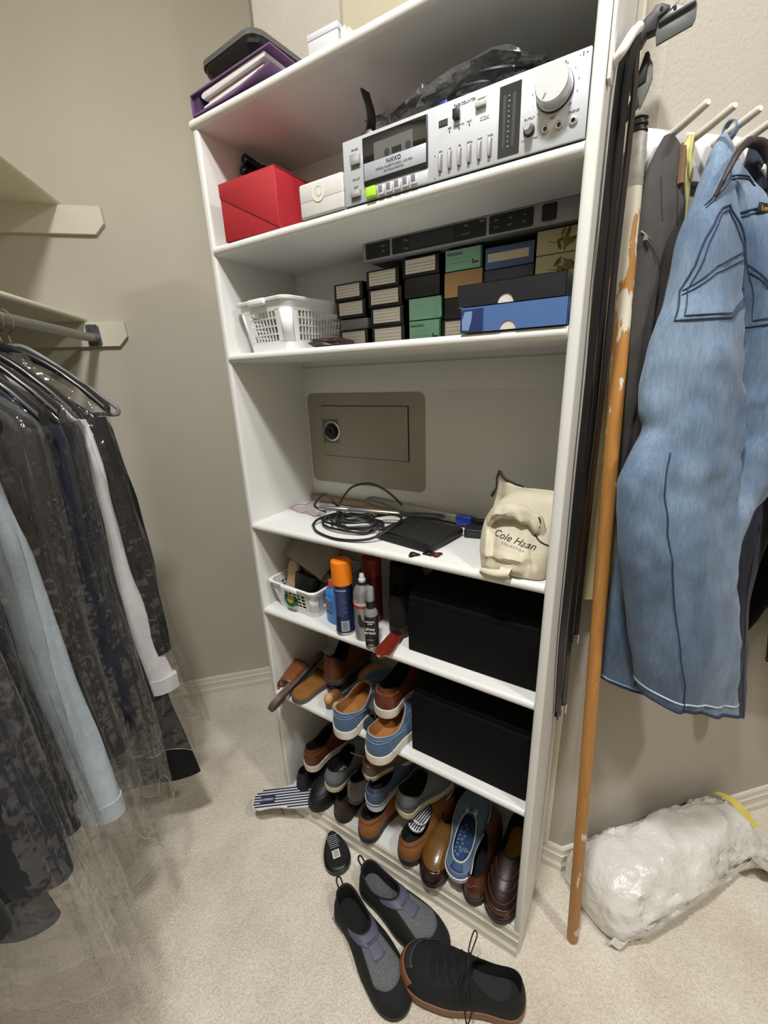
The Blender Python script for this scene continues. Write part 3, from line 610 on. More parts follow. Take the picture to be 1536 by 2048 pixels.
# crumpled plastic sleeve
t = thing('plastic_sleeve', 'crumpled clear plastic sleeve with pink edges under the cable', 'wrapper', (.085, .195, Z4))
g = [[Vector((-.06+.13*i/9+.012*k/7, -.05+.11*k/7-.02*i/9, .004+.004*math.sin(i*1.3+k)+.004*nz(i*.6, k*.6, 2))) for k in range(8)] for i in range(10)]
sheet('film', g, clear_mat('grey film', '#D8D4D0', .3, .15, .35, .4, 60, .006), t); tube('edge_seal', [Vector(p)+Vector((0, 0, .001)) for p in [r[0] for r in g]], .0011, mat('pink edge', '#A8635C', .5), t, 5)
tube('edge_seal', [Vector(p)+Vector((0, 0, .001)) for p in g[0]], .0011, MATS['pink edge'], t, 5)
# coiled cable with silver pen
M_CORD = mat('rubber cord', '#1A1A1B', .45)
t = thing('cable_coil', 'loose coil of black cord with a silver pen-shaped probe', 'cable', (0, 0, 0))
random.seed(3)
coil = []
for k in range(6):
    rx = .10-.012*k+random.uniform(-.01, .012); ry = .062-.006*k+random.uniform(-.006, .006); cx_ = .305+random.uniform(-.02, .02); cy_ = .108+random.uniform(-.012, .012)
    for j in range(9):
        a = 2*PI*j/9+.2*k; coil.append((cx_+rx*math.cos(a), cy_+ry*math.sin(a), Z4+.0075+.0042*k+.003*math.sin(a*3+k)))
tube('cord', coil, .0034, M_CORD, t, 8, 5)
tube('cord', [(.199, .058, Z4+.004), (.25, .020, Z4+.004), (.33, .004, Z4+.004), (.41, .028, Z4+.010), (.445, .085, Z4+.030), (.44, .14, Z4+.034), (.40, .158, Z4+.034), (.34, .150, Z4+.022), (.27, .14, Z4+.018), (.21, .11, Z4+.016), (.197, .080, Z4+.012), (.199, .058, Z4+.004)], .0036, M_CORD, t, 8, 6)
tube('cord', [(.19, .13, Z4+.02), (.158, .12, Z4+.036), (.168, .12, Z4+.055), (.20, .12, Z4+.078), (.232, .122, Z4+.055), (.24, .14, Z4+.02), (.22, .17, Z4+.008)], .0034, M_CORD, t, 8, 6)
tube('cord', [(.20, .17, Z4+.01), (.19, .20, Z4+.03), (.235, .20, Z4+.082), (.296, .20, Z4+.101), (.345, .20, Z4+.092), (.378, .205, Z4+.07), (.40, .215, Z4+.045)], .0034, M_CORD, t, 8, 6)
tube('cord', [(.416, .172, Z4+.032), (.46, .180, Z4+.032), (.51, .186, Z4+.034), (.535, .192, Z4+.036), (.53, .200, Z4+.038), (.49, .202, Z4+.036), (.43, .20, Z4+.03), (.37, .19, Z4+.02), (.33, .16, Z4+.016)], .0034, M_CORD, t, 8, 6)
M_PEN = mat('pen silver', '#A9AAAE', .28, metal=.85); M_BRASS = mat('champagne metal', '#A89A82', .3, metal=.8)
p0 = Vector((.192, .098, Z4+.044)); p1 = Vector((.416, .172, Z4+.034)); dv = p1-p0
tube('probe', [p0, p0+dv*.02, p0+dv*.36, p0+dv*.375, p0+dv*.40, p0+dv*.70], [.004, .0068, .0068, .005, .0085, .0085], M_PEN, t, 18)
tube('probe_tip', [p0+dv*.70, p0+dv*.97, p1], [.0078, .0072, .005], M_BRASS, t, 18)
# leather wallet / planner
t = thing('leather_wallet', 'black leather folded wallet with a flap at the shelf centre', 'wallet', (.505, .118, Z4), math.radians(-9))
M_LTH = mat('black soft leather', '#191818', .55, bump=.35, bscale=160, var=.08, vscale=40)
prism('cover', [(-.085, .004), (-.08, .0), (.07, 0), (.082, .004), (.085, .012), (.082, .021), (.074, .024), (.05, .0225), (-.06, .018), (-.08, .015), (-.086, .010)], -.072, .072, M_LTH, t, .0015, 'y')
prism('inner_pages', [(-.06, .004), (.074, .004), (.077, .012), (.074, .019), (-.06, .014)], -.074, -.071, mat('wallet inside', '#0B0B0B', .7), t, 0, 'y')
prism('flap', [(-.082, -.065), (.048, -.066), (.052, -.060), (.052, .068), (-.082, .069)], .0205, .0235, M_LTH, t, .001)
lathe('emblem', [(0, .0236), (.007, .0236), (.007, .0239), (0, .0239)], mat('embossed leather', '#2A2929', .4), t, 16, (-.01, .01, 0))
# guitar picks
for k, (x, y, rz, lab) in enumerate(((.543, .014, .3, 'dark guitar pick lying alone on the shelf'), (.572, .034, 1.5, 'dark guitar pick half under another by the wallet'), (.590, .036, -1.2, 'dark red-edged guitar pick lying on another'))):
    t = thing('guitar_pick', lab, 'guitar pick', (x, y, Z4+(.0012 if k == 2 else 0)), rz, 'guitar picks on the shelf')
    o_ = [(.013*math.cos(a)*(1-.22*math.cos(3*a+PI)), .013*math.sin(a)*(1-.22*math.cos(3*a+PI))) for a in [2*PI*j/18 for j in range(18)]]
    prism('pick', o_, .0002, .0012, mat('pick dark' if k < 2 else 'pick red', '#232122' if k < 2 else '#4A1F22', .25), t, .0003); box('imprint', (-.004, -.002, .0012), (.004, .002, .0014), mat('pick print', '#6A6668', .4), t)
# canvas shoe bag
from mathutils.bvhtree import BVHTree
def press_on(o, target, direction, off):
    """lay a printed mesh onto the surface of target along direction"""
    bpy.context.view_layer.update(); tm = target.matrix_world; bv = BVHTree.FromPolygons([tm @ v.co for v in target.data.vertices], [tuple(p.vertices) for p in target.data.polygons])
    d = Vector(direction).normalized(); mw = o.matrix_world; inv = mw.inverted(); last = None
    bm = bmesh.new(); bm.from_mesh(o.data); bmesh.ops.triangulate(bm, faces=bm.faces); bmesh.ops.subdivide_edges(bm, edges=[e for e in bm.edges if e.calc_length() > .003], cuts=2); bm.to_mesh(o.data); bm.free()
    for v in o.data.vertices:
        p = mw @ v.co; h = bv.ray_cast(p-d*.08, d)
        if h[0] is not None: last = h[0]-d*off; v.co = inv @ last
M_CANV = mat('cream canvas', '#C9C1AB', .85, bump=.3, bscale=240, var=.03, vscale=30); M_LACE = mat('dark brown lace', '#2C1F1C', .6)
t = thing('canvas_shoe_bag', 'cream canvas drawstring shoe bag slumped at the right of the shelf', 'bag', (0, 0, 0))
def crease(x, z, x0, z0, ang, w_, l_):
    dx, dz = x-x0, z-z0; u = dx*math.cos(ang)+dz*math.sin(ang); v = -dx*math.sin(ang)+dz*math.cos(ang); return math.exp(-(v/w_)**2-(u/l_)**2)
def bagshape():
    rings = []; prof = [(0, .704, .830, .008, .062), (.006, .700, .834, .003, .070), (.03, .694, .8345, .003, .085), (.055, .690, .8345, .012, .098), (.08, .690, .8345, .024, .108), (.105, .696, .8345, .038, .118), (.13, .712, .834, .054, .130), (.146, .732, .831, .068, .135), (.155, .752, .822, .085, .130)]
    P = smooth_path([Vector((p[1], p[2], p[3])) for p in prof], 4); Q = smooth_path([Vector((p[0], p[4], 0)) for p in prof], 4)
    for a_, b_ in zip(P, Q):
        xl, xr, yf_ = a_; z, yb, _ = b_; z = max(0, z); r = []; n = 96
        for k in range(n):
            a = 2*PI*k/n; ca, sa = math.cos(a), math.sin(a); sg = lambda v: math.copysign(abs(v)**.62, v)
            x = (xl+xr)/2+(xr-xl)/2*sg(ca); y = (yf_+yb)/2+(yb-yf_)/2*sg(sa); w_ = sstep(z/.02)*(1 if sa < .2 else .3)
            f = .009*nz(x*15, y*8, z*9)+.005*nz(x*38, y*20, z*20+3)
            f += -.010*crease(x, z, .722, .075, 1.75, .006, .05)+.007*crease(x, z, .712, .065, 1.7, .008, .05)-.010*crease(x, z, .800, .030, 1.5, .006, .035)+.008*crease(x, z, .790, .035, 1.55, .010, .04)-.006*crease(x, z, .755, .030, .08, .006, .05)+.006*crease(x, z, .755, .04, .1, .008, .05)-.007*crease(x, z, .742, .10, .45, .005, .03)
            r.append(Vector((min(.8345, x), y-f*w_ if sa < 0 else y+f*w_*.3, Z4+max(0.0005, z))))
        rings.append(r)
    return loft('body', rings, M_CANV, t)
bodyo = bagshape()
rs = []
for i in range(13):                               # open rolled hem lying on the shelf in front
    u = i/12; cx_ = .708+.062*u; cy_ = .000-.012*math.sin(PI*u*.9); r0 = .004+.0075*u; rs.append([Vector((cx_+.003*math.sin(a), cy_+r0*1.25*math.cos(a), Z4+.0015+r0+r0*math.sin(a))) for a in [2*PI*k/18 for k in range(18)]])
inner = [[Vector((sum(p.x for p in rs[-1])/18, c.y+(p.y-c.y)*.72, c.z+(p.z-c.z)*.72)) for p in rs[-1]] for c in [sum(rs[-1], Vector())/18]]
back_ = [[p+Vector((-.02, 0, 0)) for p in inner[0]]]
loft('rolled_hem', rs+inner+back_, M_CANV, t, True, True)
hood = []
for i in range(13):
    v = i/12
    hood.append([Vector((.684+.010*v+.138*(1-.35*v)*u+.004*nz(u*4, v*4, 1), .112+.030*v+.014*math.sin(u*6+v*3)+.010*nz(u*3, v*3, 6), Z4+.06+.122*v*(1-.42*u)+.006*nz(u*6, v*5, 4)*v)) for u in [j/16 for j in range(17)]])
sheet('hood', hood, M_CANV, t, .0035)
fold = []
for i in range(25):
    a = PI*i/24; w0 = .5+.5*math.sin(a)
    fold.append([Vector((.764-.062*math.cos(a)*(1-.20*v), .050-.016*math.sin(a)-.012*v*(1-v)*4*.5+.006*nz(i*.35, v*3, 7)-.010*v, Z4+.092+.058*math.sin(a)*(1-.42*v)+.010*nz(i*.3, v*2, 1)-.016*(i/24)**2-.006*v)) for v in [k/6 for k in range(7)]])
sheet('cuff_fold', fold, M_CANV, t, .003)
tube('drawstring', [p+Vector((0, -.002, .001)) for p in hood[-1][:11]], [.0034]*5+[.0022]*6, M_LACE, t, 8)
c0 = hood[-1][0]; tube('drawstring', [c0+Vector((.002, -.002, .001)), c0+Vector((-.004, -.003, -.012)), c0+Vector((-.004, -.004, -.035)), c0+Vector((-.010, -.004, -.050)), c0+Vector((-.014, -.004, -.058))], [.0030, .0022, .0018, .0038, .0036], M_LACE, t, 8, 5)
tube('drawstring', [hood[5][j]+Vector((0, -.004, 0)) for j in range(8, 15)], .0012, mat('canvas seam', '#8E8672', .8), t, 6)
tube('drawstring', [(.790, .042, Z4+.128), (.803, .036, Z4+.124), (.810, .034, Z4+.116), (.811, .030, Z4+.104)], [.006, .005, .0035, .002], M_LACE, t, 8, 5)
o = tube('drawstring', [(.803, .022, Z4+.090), (.815, .020, Z4+.079), (.832, .022, Z4+.070)], .0014, M_LACE, t, 6, 5); press_on(o, bodyo, (0, 1, -.15), .001)
VD = (0, 1, -.25)
o = text('script_name', 'Cole Haan', .0205, M_INKD, t, (.766, .005, Z4+.079), (math.radians(72), math.radians(12), 0), 0, shear=.35); press_on(o, bodyo, VD, .0007)
o = text('script_line', 'COLLECTION', .0058, M_INKD, t, (.768, .002, Z4+.065), (math.radians(72), math.radians(11), 0), 0, sp=1.5); press_on(o, bodyo, VD, .0007)

# ================================================================ shelf with shoe care things (z .836)
Z5 = H[4]+.0005
t = basket('plastic_basket', 'white slotted plastic basket crammed with brush and cards beside spray cans', (.129, .135, Z5), math.radians(-3), .188, .235, .088, (6, 10), flare=.86)
t = thing('shoe_brush', 'pale wooden shoe brush standing upright in the lower basket', 'brush', (.068, .060, Z5+.006), 0, rot=(math.radians(-10), math.radians(4), math.radians(-12)))
M_BEECH = mat('beech wood', '#C3A47E', .55, var=.08, vscale=18, stretch=(8, 8, 1))
prism('handle', [(-.022, .0), (.022, 0), (.024, .05), (.024, .118), (.019, .131), (.008, .137), (-.008, .137), (-.019, .131), (-.024, .118), (-.024, .05)], 0, .014, M_BEECH, t, .002, 'y'); box('bristles', (-.018, .014, .02), (.018, .028, .12), mat('dark bristles', '#231B16', .9), t, .002)
t = thing('black_card_box', 'thin black card box leaning in the lower basket', 'box', (.125, .045, Z5+.008), 0, rot=(math.radians(-8), math.radians(6), math.radians(-6)))
box('body', (-.03, 0, 0), (.045, .03, .108), M_BXK, t, .001); box('lid', (-.031, -.001, .075), (.046, .031, .109), M_BXK, t, .001)
t = thing('grey_envelope', 'large grey-beige card envelope bent over the lower basket', 'envelope', (0, 0, 0))
M_ENV = mat('grey board', '#A39C8F', .75, var=.03, vscale=30)
g = [[Vector((.040+.165*u+.02*v*(1-u), .085+.10*v-.02*u, Z5+.158-.045*u+.075*v-.02*math.sin(v*2)*u)) for u in [j/6 for j in range(7)]] for v in [i/6 for i in range(7)]]
sheet('sheet', g, M_ENV, t, .0018)
prism('flap', [(.0, .0), (.12, -.004), (.125, .02), (.02, .03)], 0, .0015, mat('brown kraft card', '#7D6A52', .7), t).matrix_local = Matrix.Translation((.105, .075, Z5+.106)) @ Matrix.Rotation(.5, 4, 'X')
t = thing('kraft_card_box', 'folded brown card box behind the lower basket items', 'box', (.13, .10, Z5+.008), math.radians(8))
box('body', (-.04, 0, 0), (.07, .06, .104), mat('brown kraft card', '#7D6A52'), t, .001); prism('flap', [(-.04, .104), (.07, .104), (.06, .112), (-.03, .115)], .0, .0012, MATS['brown kraft card'], t, 0, 'y')
t = thing('polish_tin', 'round green polish tin tucked inside the lower basket', 'tin', (.115, .040, Z5+.045), 0, rot=(math.radians(80), 0, 0))
lathe('tin', [(0, 0), (.026, 0), (.027, .003), (.027, .016), (.025, .018), (0, .018)], mat('green tin', '#1E6B38', .3), t, 28); lathe('lid_print', [(0, .0181), (.014, .0181), (.014, .0185), (0, .0185)], mat('gold print', '#C8A34A', .4), t, 20)
# bottles and cans
def label_band(z0, z1, r, m, parent, name='label', a0=0, a1=2*PI, seg=28):
    g = [[Vector((r*math.cos(a0+(a1-a0)*k/seg), r*math.sin(a0+(a1-a0)*k/seg), z)) for k in range(seg+1)] for z in (z0, z1)]
    return sheet(name, g, m, parent)
FRONT = math.radians(-68)                       # azimuth that faces the camera from the shelf
M_SKY = mat('sky blue bottle', '#2F86D6', .35); 
t = thing('lotion_bottle', 'sky blue plastic bottle with red cap next to the lower basket', 'bottle', (.258, .052, Z5), math.radians(-20))
lathe('body', [(0, 0), (.030, 0), (.033, .004), (.033, .075), (.031, .09), (.022, .106), (.012, .112), (0, .112)], M_SKY, t, 32, sx=1, sy=.6)
lathe('cap', [(0, .110), (.012, .110), (.0125, .113), (.011, .132), (0, .133)], mat('coral red cap', '#C5504A', .4), t, 20)
_o = prism('label_sun', [(.010*math.cos(a), .010*math.sin(a)) for a in [2*PI*k/16 for k in range(16)]], 0, .0006, mat('orange brown print', '#A0522D', .5), t, 0, 'y'); _o.location = (.006, -.0205, .055)
text('print', 'SPORT', .010, mat('pink print', '#D88A84', .5), t, (.006, -.0206, .078)); text('print', 'LOTION', .007, mat('navy ink', '#12326E', .5), t, (.004, -.0206, .036)); text('print', '22', .009, mat('white ink', '#E8EEF4', .5), t, (-.016, -.0190, .018))
M_ORNG = mat('orange cap', '#E67E12', .38); M_CAN = mat('navy can', '#1E2C55', .28, metal=.2); M_STEEL = mat('tin steel', '#B9BCC2', .25, metal=.9)
t = thing('spray_can', 'tall navy blue spray can with an orange cap', 'spray can', (.316, .026, Z5))
lathe('can', [(0, .002), (.024, .002), (.0255, 0), (.027, .003), (.027, .006), (.0262, .008), (.0262, .146), (.0275, .149), (.0265, .152), (0, .152)], [M_CAN], t, 40)
lathe('bottom_rim', [(.0255, 0), (.0275, .001), (.0275, .006), (.0262, .0075)], M_STEEL, t, 40, ring=True)
lathe('cap', [(0, .151), (.0284, .151), (.0284, .208), (.0272, .215), (.022, .218), (0, .2185)], M_ORNG, t, 40)
label_band(.012, .045, .0264, mat('silver label', '#9FA3AA', .4), t, 'barcode_label', FRONT-.15, FRONT+.75, 10); label_band(.010, .145, .0264, mat('pale stripe', '#A8B4D2', .4), t, 'label_stripe', FRONT-1.25, FRONT-1.1, 3)
for k in range(12): label_band(.060+.006*k, .0622+.006*k, .0264, mat('blue ink', '#47588C', .5), t, 'label_text_line', FRONT-.75, FRONT+.2+.5*((k*7) % 5)/5, 8)
label_band(.134, .139, .0264, mat('pale blue ink', '#7C8CB8', .5), t, 'label_text_line', FRONT-.6, FRONT+.6, 8)
for k in range(7): label_band(.016, .041, .0266, M_INKD, t, 'barcode_bar', FRONT+.02+.07*k, FRONT+.05+.07*k, 1)
t = thing('spray_can', 'red-capped can standing behind the silver spray can', 'spray can', (.352, .115, Z5))
lathe('can', [(0, 0), (.027, 0), (.028, .004), (.028, .14), (.026, .148), (0, .148)], mat('dark red can', '#5E1A18', .3), t, 32); lathe('cap', [(0, .147), (.0285, .147), (.0285, .19), (.026, .196), (0, .197)], mat('dark red cap', '#7A1D1A', .4), t, 32)
t = thing('spray_can', 'silver spray can with white nozzle and a shoe picture', 'spray can', (.379, .030, Z5))
M_SCAN = mat('silver can', '#A4A5A8', .3, metal=.6)
lathe('can', [(0, 0), (.026, 0), (.0275, .003), (.0268, .007), (.0268, .125), (.0265, .132), (.022, .148), (.0145, .158), (.0135, .162), (0, .162)], M_SCAN, t, 40)
lathe('collar', [(.0, .161), (.0145, .161), (.015, .164), (.0135, .167), (0, .167)], M_BLACKP, t, 24); lathe('nozzle', [(0, .166), (.0095, .166), (.0095, .174), (.007, .176), (.0065, .186), (.005, .189), (0, .189)], mat('white nozzle', '#DADCDE', .4), t, 20)
label_band(.098, .106, .0271, mat('red band', '#A8262B', .35), t, 'red_band', FRONT-1.6, FRONT+1.6, 24); label_band(.106, .115, .0271, mat('pale band', '#C9C4C4', .35), t, 'pale_band', FRONT-1.6, FRONT+1.6, 24)
label_band(.112, .122, .0272, mat('pinkish print', '#C98E8A', .4), t, 'print', FRONT-1.0, FRONT-.4, 4)
shp = [(-.008, .030), (-.002, .032), (.002, .016), (.009, .006), (.008, -.004), (.001, -.008), (-.006, -.002), (-.008, .012)]
_o = prism('shoe_picture', shp, 0, .0006, M_INKD, t, 0, 'y'); _o.location = (.0268*math.cos(FRONT)-.001, .0268*math.sin(FRONT)-.002, .050); _o.rotation_euler = (0, 0, FRONT+PI/2)
t = thing('spray_bottle', 'small black-labelled clear spray bottle at the shelf edge', 'bottle', (.4215, .002, Z5))
M_CLB = clear_mat('bottle clear', '#DADDE0', .3, .05, .25)
lathe('bottle', [(0, 0), (.0165, 0), (.018, .003), (.018, .098), (.016, .108), (.011, .114), (.010, .118), (0, .118)], M_CLB, t, 32); lathe('collar', [(0, .116), (.0115, .116), (.0115, .134), (.010, .137), (0, .137)], M_BLACKP, t, 24)
lathe('cap', [(.0092, .134), (.0105, .134), (.0105, .168), (.009, .172), (0, .173), (0, .171), (.008, .170), (.0092, .166)], M_CLB, t, 24); lathe('sprayer', [(0, .137), (.006, .137), (.006, .158), (0, .160)], MATS['white nozzle'], t, 16)
label_band(.008, .096, .0183, mat('black label', '#151515', .4), t, 'label', 0, 2*PI, 40)
def curved_text(s, size, z, parent, m, r=.0188): return text('label_print', s, size, m, parent, (r*math.cos(FRONT), r*math.sin(FRONT), z), (PI/2, 0, FRONT+PI/2), .0003)
M_WINK = mat('white print', '#E9E9E9', .5)
curved_text('shoe', .0125, .062, t, M_WINK, .0192); curved_text('stretch', .0105, .051, t, M_WINK, .0192); curved_text('THE SHOE', .0052, .083, t, M_WINK); curved_text('CARE', .0052, .077, t, M_WINK); curved_text('professional', .0038, .030, t, MATS['player print']); curved_text('4 FL OZ', .0038, .014, t, M_WINK)
# shoehorn
t = thing('shoehorn', 'glossy dark red shoehorn lying toward the shelf edge', 'shoehorn', (.468, -.038, Z5), math.radians(4))
g = []
for i in range(13):
    u = i/12; w_ = .024*(1-.5*u)*math.sqrt(max(0, 1-(1-min(1, u*6+.06))**2)); zz = .003+.016*u*u
    g.append([Vector((w_*s_, .20*u, zz+.006*(s_*s_)+.001)) for s_ in (-1, -.66, -.33, 0, .33, .66, 1)])
sheet('blade', g, mat('oxblood gloss', '#6A2415', .22, var=.08, vscale=30), t, .003)
# black lidded storage boxes
M_FELT = mat('black fabric board', '#060607', .8, spec=.15, bump=.2, bscale=220)
def store_box(label, x0, x1, y0, z0, hh, dep):
    t = thing('storage_box', label, 'storage box', (x0, y0, z0), 0, 'black storage boxes'); w_ = x1-x0
    box('body', (.002, .002, 0), (w_-.002, dep-.002, hh-.012), M_FELT, t, .004, 3); box('lid', (0, .010, hh-.028), (w_, dep, hh), M_FELT, t, .005, 3)
    box('front_flap', (0, 0, .0), (w_, .006, hh-.030), M_FELT, t, .003, 3); return t
store_box('black fabric storage box on the shelf right of the spray cans', .512, .832, .034, Z5, .168, .235)
store_box('black fabric storage box on the lower shelf right of the blue slip-ons', .522, .832, .024, H[5]+.0005, .200, .245)
# ================================================================ shoes
class Shoe:
    """heel at local x=0, toe at x=L; loops run from the sole edge up to the collar"""
    def __init__(s, name, label, loc, yaw, m_up, m_sole, m_in, L=.285, W=.10, ts=.022, hh=.085, hm=.062, th=.085, toe=.045, c0=.03, c1=.52, cw=.60, pitch=0, roll=0, group='shoes on the bookcase', side=1, pointy=0, heel_w=.74, m_insole=None, heel=0):
        s.t = thing(name, label, 'shoe', loc, 0, group, (roll, pitch, yaw)); s.L, s.W, s.ts, s.hh, s.hm, s.th, s.toe, s.c0, s.c1, s.cw, s.side, s.pt, s.hw = L, W, ts, hh, hm, th, toe, c0, c1, cw, side, pointy, heel_w
        N = 56; M = 9; s.N = N
        ring = lambda f, z, sc=1.0: [f(2*PI*k/N, z, sc) for k in range(N)]
        # sole
        o = lambda a, z, g: s.outline(a, z, g)
        loft('sole', [ring(o, 0, -.004), ring(o, .003, .0015), ring(o, ts*.55, .003), ring(o, ts, .0025), ring(o, ts+.001, -.002), ring(o, ts, -.008)], m_sole, s.t)
        if heel: loft('heel_block', [[Vector((p.x*.30, p.y*.94, z)) for p in ring(o, 0, -.002)] for z in (-heel, 0)], m_sole, s.t)
        s.upper = loft('upper', [[s.S(2*PI*k/N, v/M) for k in range(N)] for v in range(M+1)], m_up, s.t, False, False)
        # rolled collar edge and lining down to the insole
        C = [s.S(2*PI*k/N, 1) for k in range(N)]; cen = sum(C, Vector())/N
        def inn(k, f, dz): p = C[k]; q = Vector((cen.x+(p.x-cen.x)*f, cen.y+(p.y-cen.y)*f, p.z+dz)); return q
        ins = [s.outline(2*PI*k/N, ts+.006, -.010) for k in range(N)]
        rings = [C, [inn(k, .985, .0022) for k in range(N)], [inn(k, .95, .0015) for k in range(N)], [inn(k, .93, -.006) for k in range(N)]]
        base = [s.outline(2*PI*k/N, ts+.006, -.011) for k in range(N)]
        rings.append([Vector(rings[3][k]).lerp(base[k], .5) for k in range(N)]); rings.append(base)
        loft('lining', rings, m_in, s.t, False, False)
        loft('insole', [[Vector((p.x, p.y, ts+.004)) for p in ins], [Vector((p.x, p.y, ts+.008)) for p in ins]], m_insole or m_in, s.t)
    def hwid(s, q):                       # half width along the length 0..1
        f = s.hw+(1-s.hw)*sstep((q-.22)/.42)-.06*sstep((.45-abs(q-.38)*2)/.4)
        if q < .13: f *= math.sqrt(max(0, 1-(1-q/.13)**2))
        t0 = .74-.08*s.pt
        if q > t0: f *= max(0, 1-((q-t0)/(1-t0))**(2.3-.5*s.pt))**(.5+.12*s.pt)
        return f*s.W/2
    def outline(s, a, z, g=0):
        q = (1-math.cos(a))/2; sg = 1 if math.sin(a) >= 0 else -1; h = s.hwid(q)
        y = sg*h+s.side*.05*s.W*math.sin(PI*q)*(1 if q > .2 else q/.2)
        p = Vector((q*s.L, y, z))
        if g:
            e = 1e-3; p1 = s.outline(a+e, z); p0 = s.outline(a-e, z); d = p1-p0
            if d.length > 1e-9: d.normalize(); p += Vector((-d.y, d.x, 0))*g
        return p
    def collar(s, a):
        q = (1-math.cos(a))/2; x = (s.c0+(s.c1-s.c0)*q)*s.L; sg = math.sin(a)
        w = s.W*.5*s.cw*(abs(sg)**.75)*math.copysign(1, sg)*(1-.10*q)
        z = s.ts+(s.hh-s.ts)*(1-sstep(q/.45))+(s.hm-s.ts)*sstep(q/.45)*(1-sstep((q-.5)/.5))+(s.th-s.ts)*sstep((q-.5)/.5)
        return Vector((x, w+s.side*.02*s.W*q, z))
    def S(s, a, v):
        p0 = s.outline(a, s.ts); p3 = s.collar(a); q = (1-math.cos(a))/2; m = sstep((q-.42)/.42); out = Vector((p0.x-p3.x, p0.y-p3.y, 0))
        up0 = .6*(p3.z-s.ts)*(1-m)+s.toe*m
        p1 = p0+Vector((0, 0, up0))+(s.outline(a, s.ts, .004)-p0)*(1-m*.5)
        p2 = p3+Vector((0, 0, -.30*(p3.z-s.ts)*(1-m)-.010*m))+out*(.25*(1-m)+.42*m)
        u = 1-v; return p0*u**3+p1*3*u*u*v+p2*3*u*v*v+p3*v**3
    def nrm(s, a, v):
        e = .01; d = (s.S(a+e, v)-s.S(a-e, v)).cross(s.S(a, min(1, v+e))-s.S(a, max(0, v-e))); return -d.normalized() if d.length > 1e-12 else Vector((0, 0, 1))
    def patch(s, name, a0, a1, v0, v1, m, off=.0016, na=24, nv=6, edge=None):
        g = []
        for j in range(nv+1):
            r = []
            for k in range(na+1):
                a = a0+(a1-a0)*k/na; vv = v0+(v1-v0)*j/nv
                if edge: vv = v0+(edge(k/na)-v0)*j/nv
                vv = max(0, min(1, vv)); r.append(s.S(a, vv)+s.nrm(a, vv)*off)
            g.append(r)
        return sheet(name, g, m, s.t, .0012)
    def line(s, name, pts, r, m, off=.002, closed=False):
        return tube(name, [s.S(a, v)+s.nrm(a, v)*off for a, v in pts], r, m, s.t, 6, 3, closed)
HEEL = (0.0,)
def leather(n, c, **k): return mat(n, c, k.pop('rough', .45), bump=.15, bscale=140, var=.10, vscale=22, **k)
M_WSOLE = mat('off white rubber', '#D8D3C4', .6, var=.06, vscale=40, bump=.1, bscale=90); M_CSOLE = mat('cream rubber', '#CFC3A6', .6, var=.05, vscale=40); M_KSOLE = mat('black rubber', '#171716', .65); M_GSOLE = mat('dark grey rubber', '#2E2C2B', .65)
M_BROWN = leather('chestnut leather', '#5E2F18'); M_CARAM = leather('caramel nubuck', '#95602F', rough=.75); M_DKBR = leather('dark brown leather shoe', '#2E211B', rough=.55); M_TANL = mat('tan leather lining', '#A06A38', .6, var=.08, vscale=20); M_BLIN = mat('black lining', '#0C0C0D', .85)
M_BLUES = mat('denim blue suede', '#3F5A79', .85, var=.14, vscale=30, bump=.2, bscale=200, sheen=.2); M_BSTITCH = mat('pale blue stitch', '#8FA6BD', .7); M_GREYC = mat('grey canvas', '#6F747A', .85, var=.08, vscale=60, bump=.2, bscale=300); M_BLK = leather('black leather shoe', '#141313', rough=.5)
UP = PI/2
Z6 = H[5]+.0005; Z7 = H[6]+.0005
# ---- blue slip-ons, heels out, on the fourth shelf from the top of the shoe end
for k, (x, y, yw, lab) in enumerate(((.322, -.052, 84, 'blue suede slip-on with tan lining, left one of the pair'), (.452, -.074, 86, 'blue suede slip-on with tan lining, right one by the black box'))):
    s = Shoe('slip_on_shoe', lab, (x, y, Z6), math.radians(yw), M_BLUES, M_WSOLE, M_TANL, ts=.030, hh=.088, hm=.070, th=.10, c1=.5, cw=.70, W=.104, L=.29, side=(1, -1)[k], m_insole=M_TANL)
    s.patch('collar_band', -2.3, 2.3, .80, 1.0, mat('blue collar band', '#48637F', .85, var=.1, vscale=40), .0018)
    s.line('stitching', [(a, .78) for a in [(-2.3+4.6*j/16) for j in range(17)]], .0007, M_BSTITCH); s.line('stitching', [(a, .62) for a in [(-1.5+3.0*j/16) for j in range(17)]], .0007, M_BSTITCH)
    for a in (-.75, .75): s.line('stitching', [(a, v/8*.62) for v in range(9)], .0007, M_BSTITCH)
    s.line('collar_edge', [(2*PI*j/40, 1.0) for j in range(40)], .0018, mat('grey piping', '#8C97A3', .8), .0005, True)
# ---- brown leather sneaker with white sole, riding on the pile beside the blue pair
s = Shoe('leather_sneaker', 'chestnut leather sneaker with white sole above the blue slip-ons', (.436, .000, .607), math.radians(86), M_BROWN, M_WSOLE, M_BLIN, L=.272, ts=.030, hh=.092, hm=.074, th=.10, W=.098, pitch=math.radians(2))
for v in (.62, .70): s.line('stitching', [(a, v+.04*math.sin(a*2)) for a in [-1.0+2.0*j/12 for j in range(13)]], .0008, mat('brown thread', '#8A5234', .7))
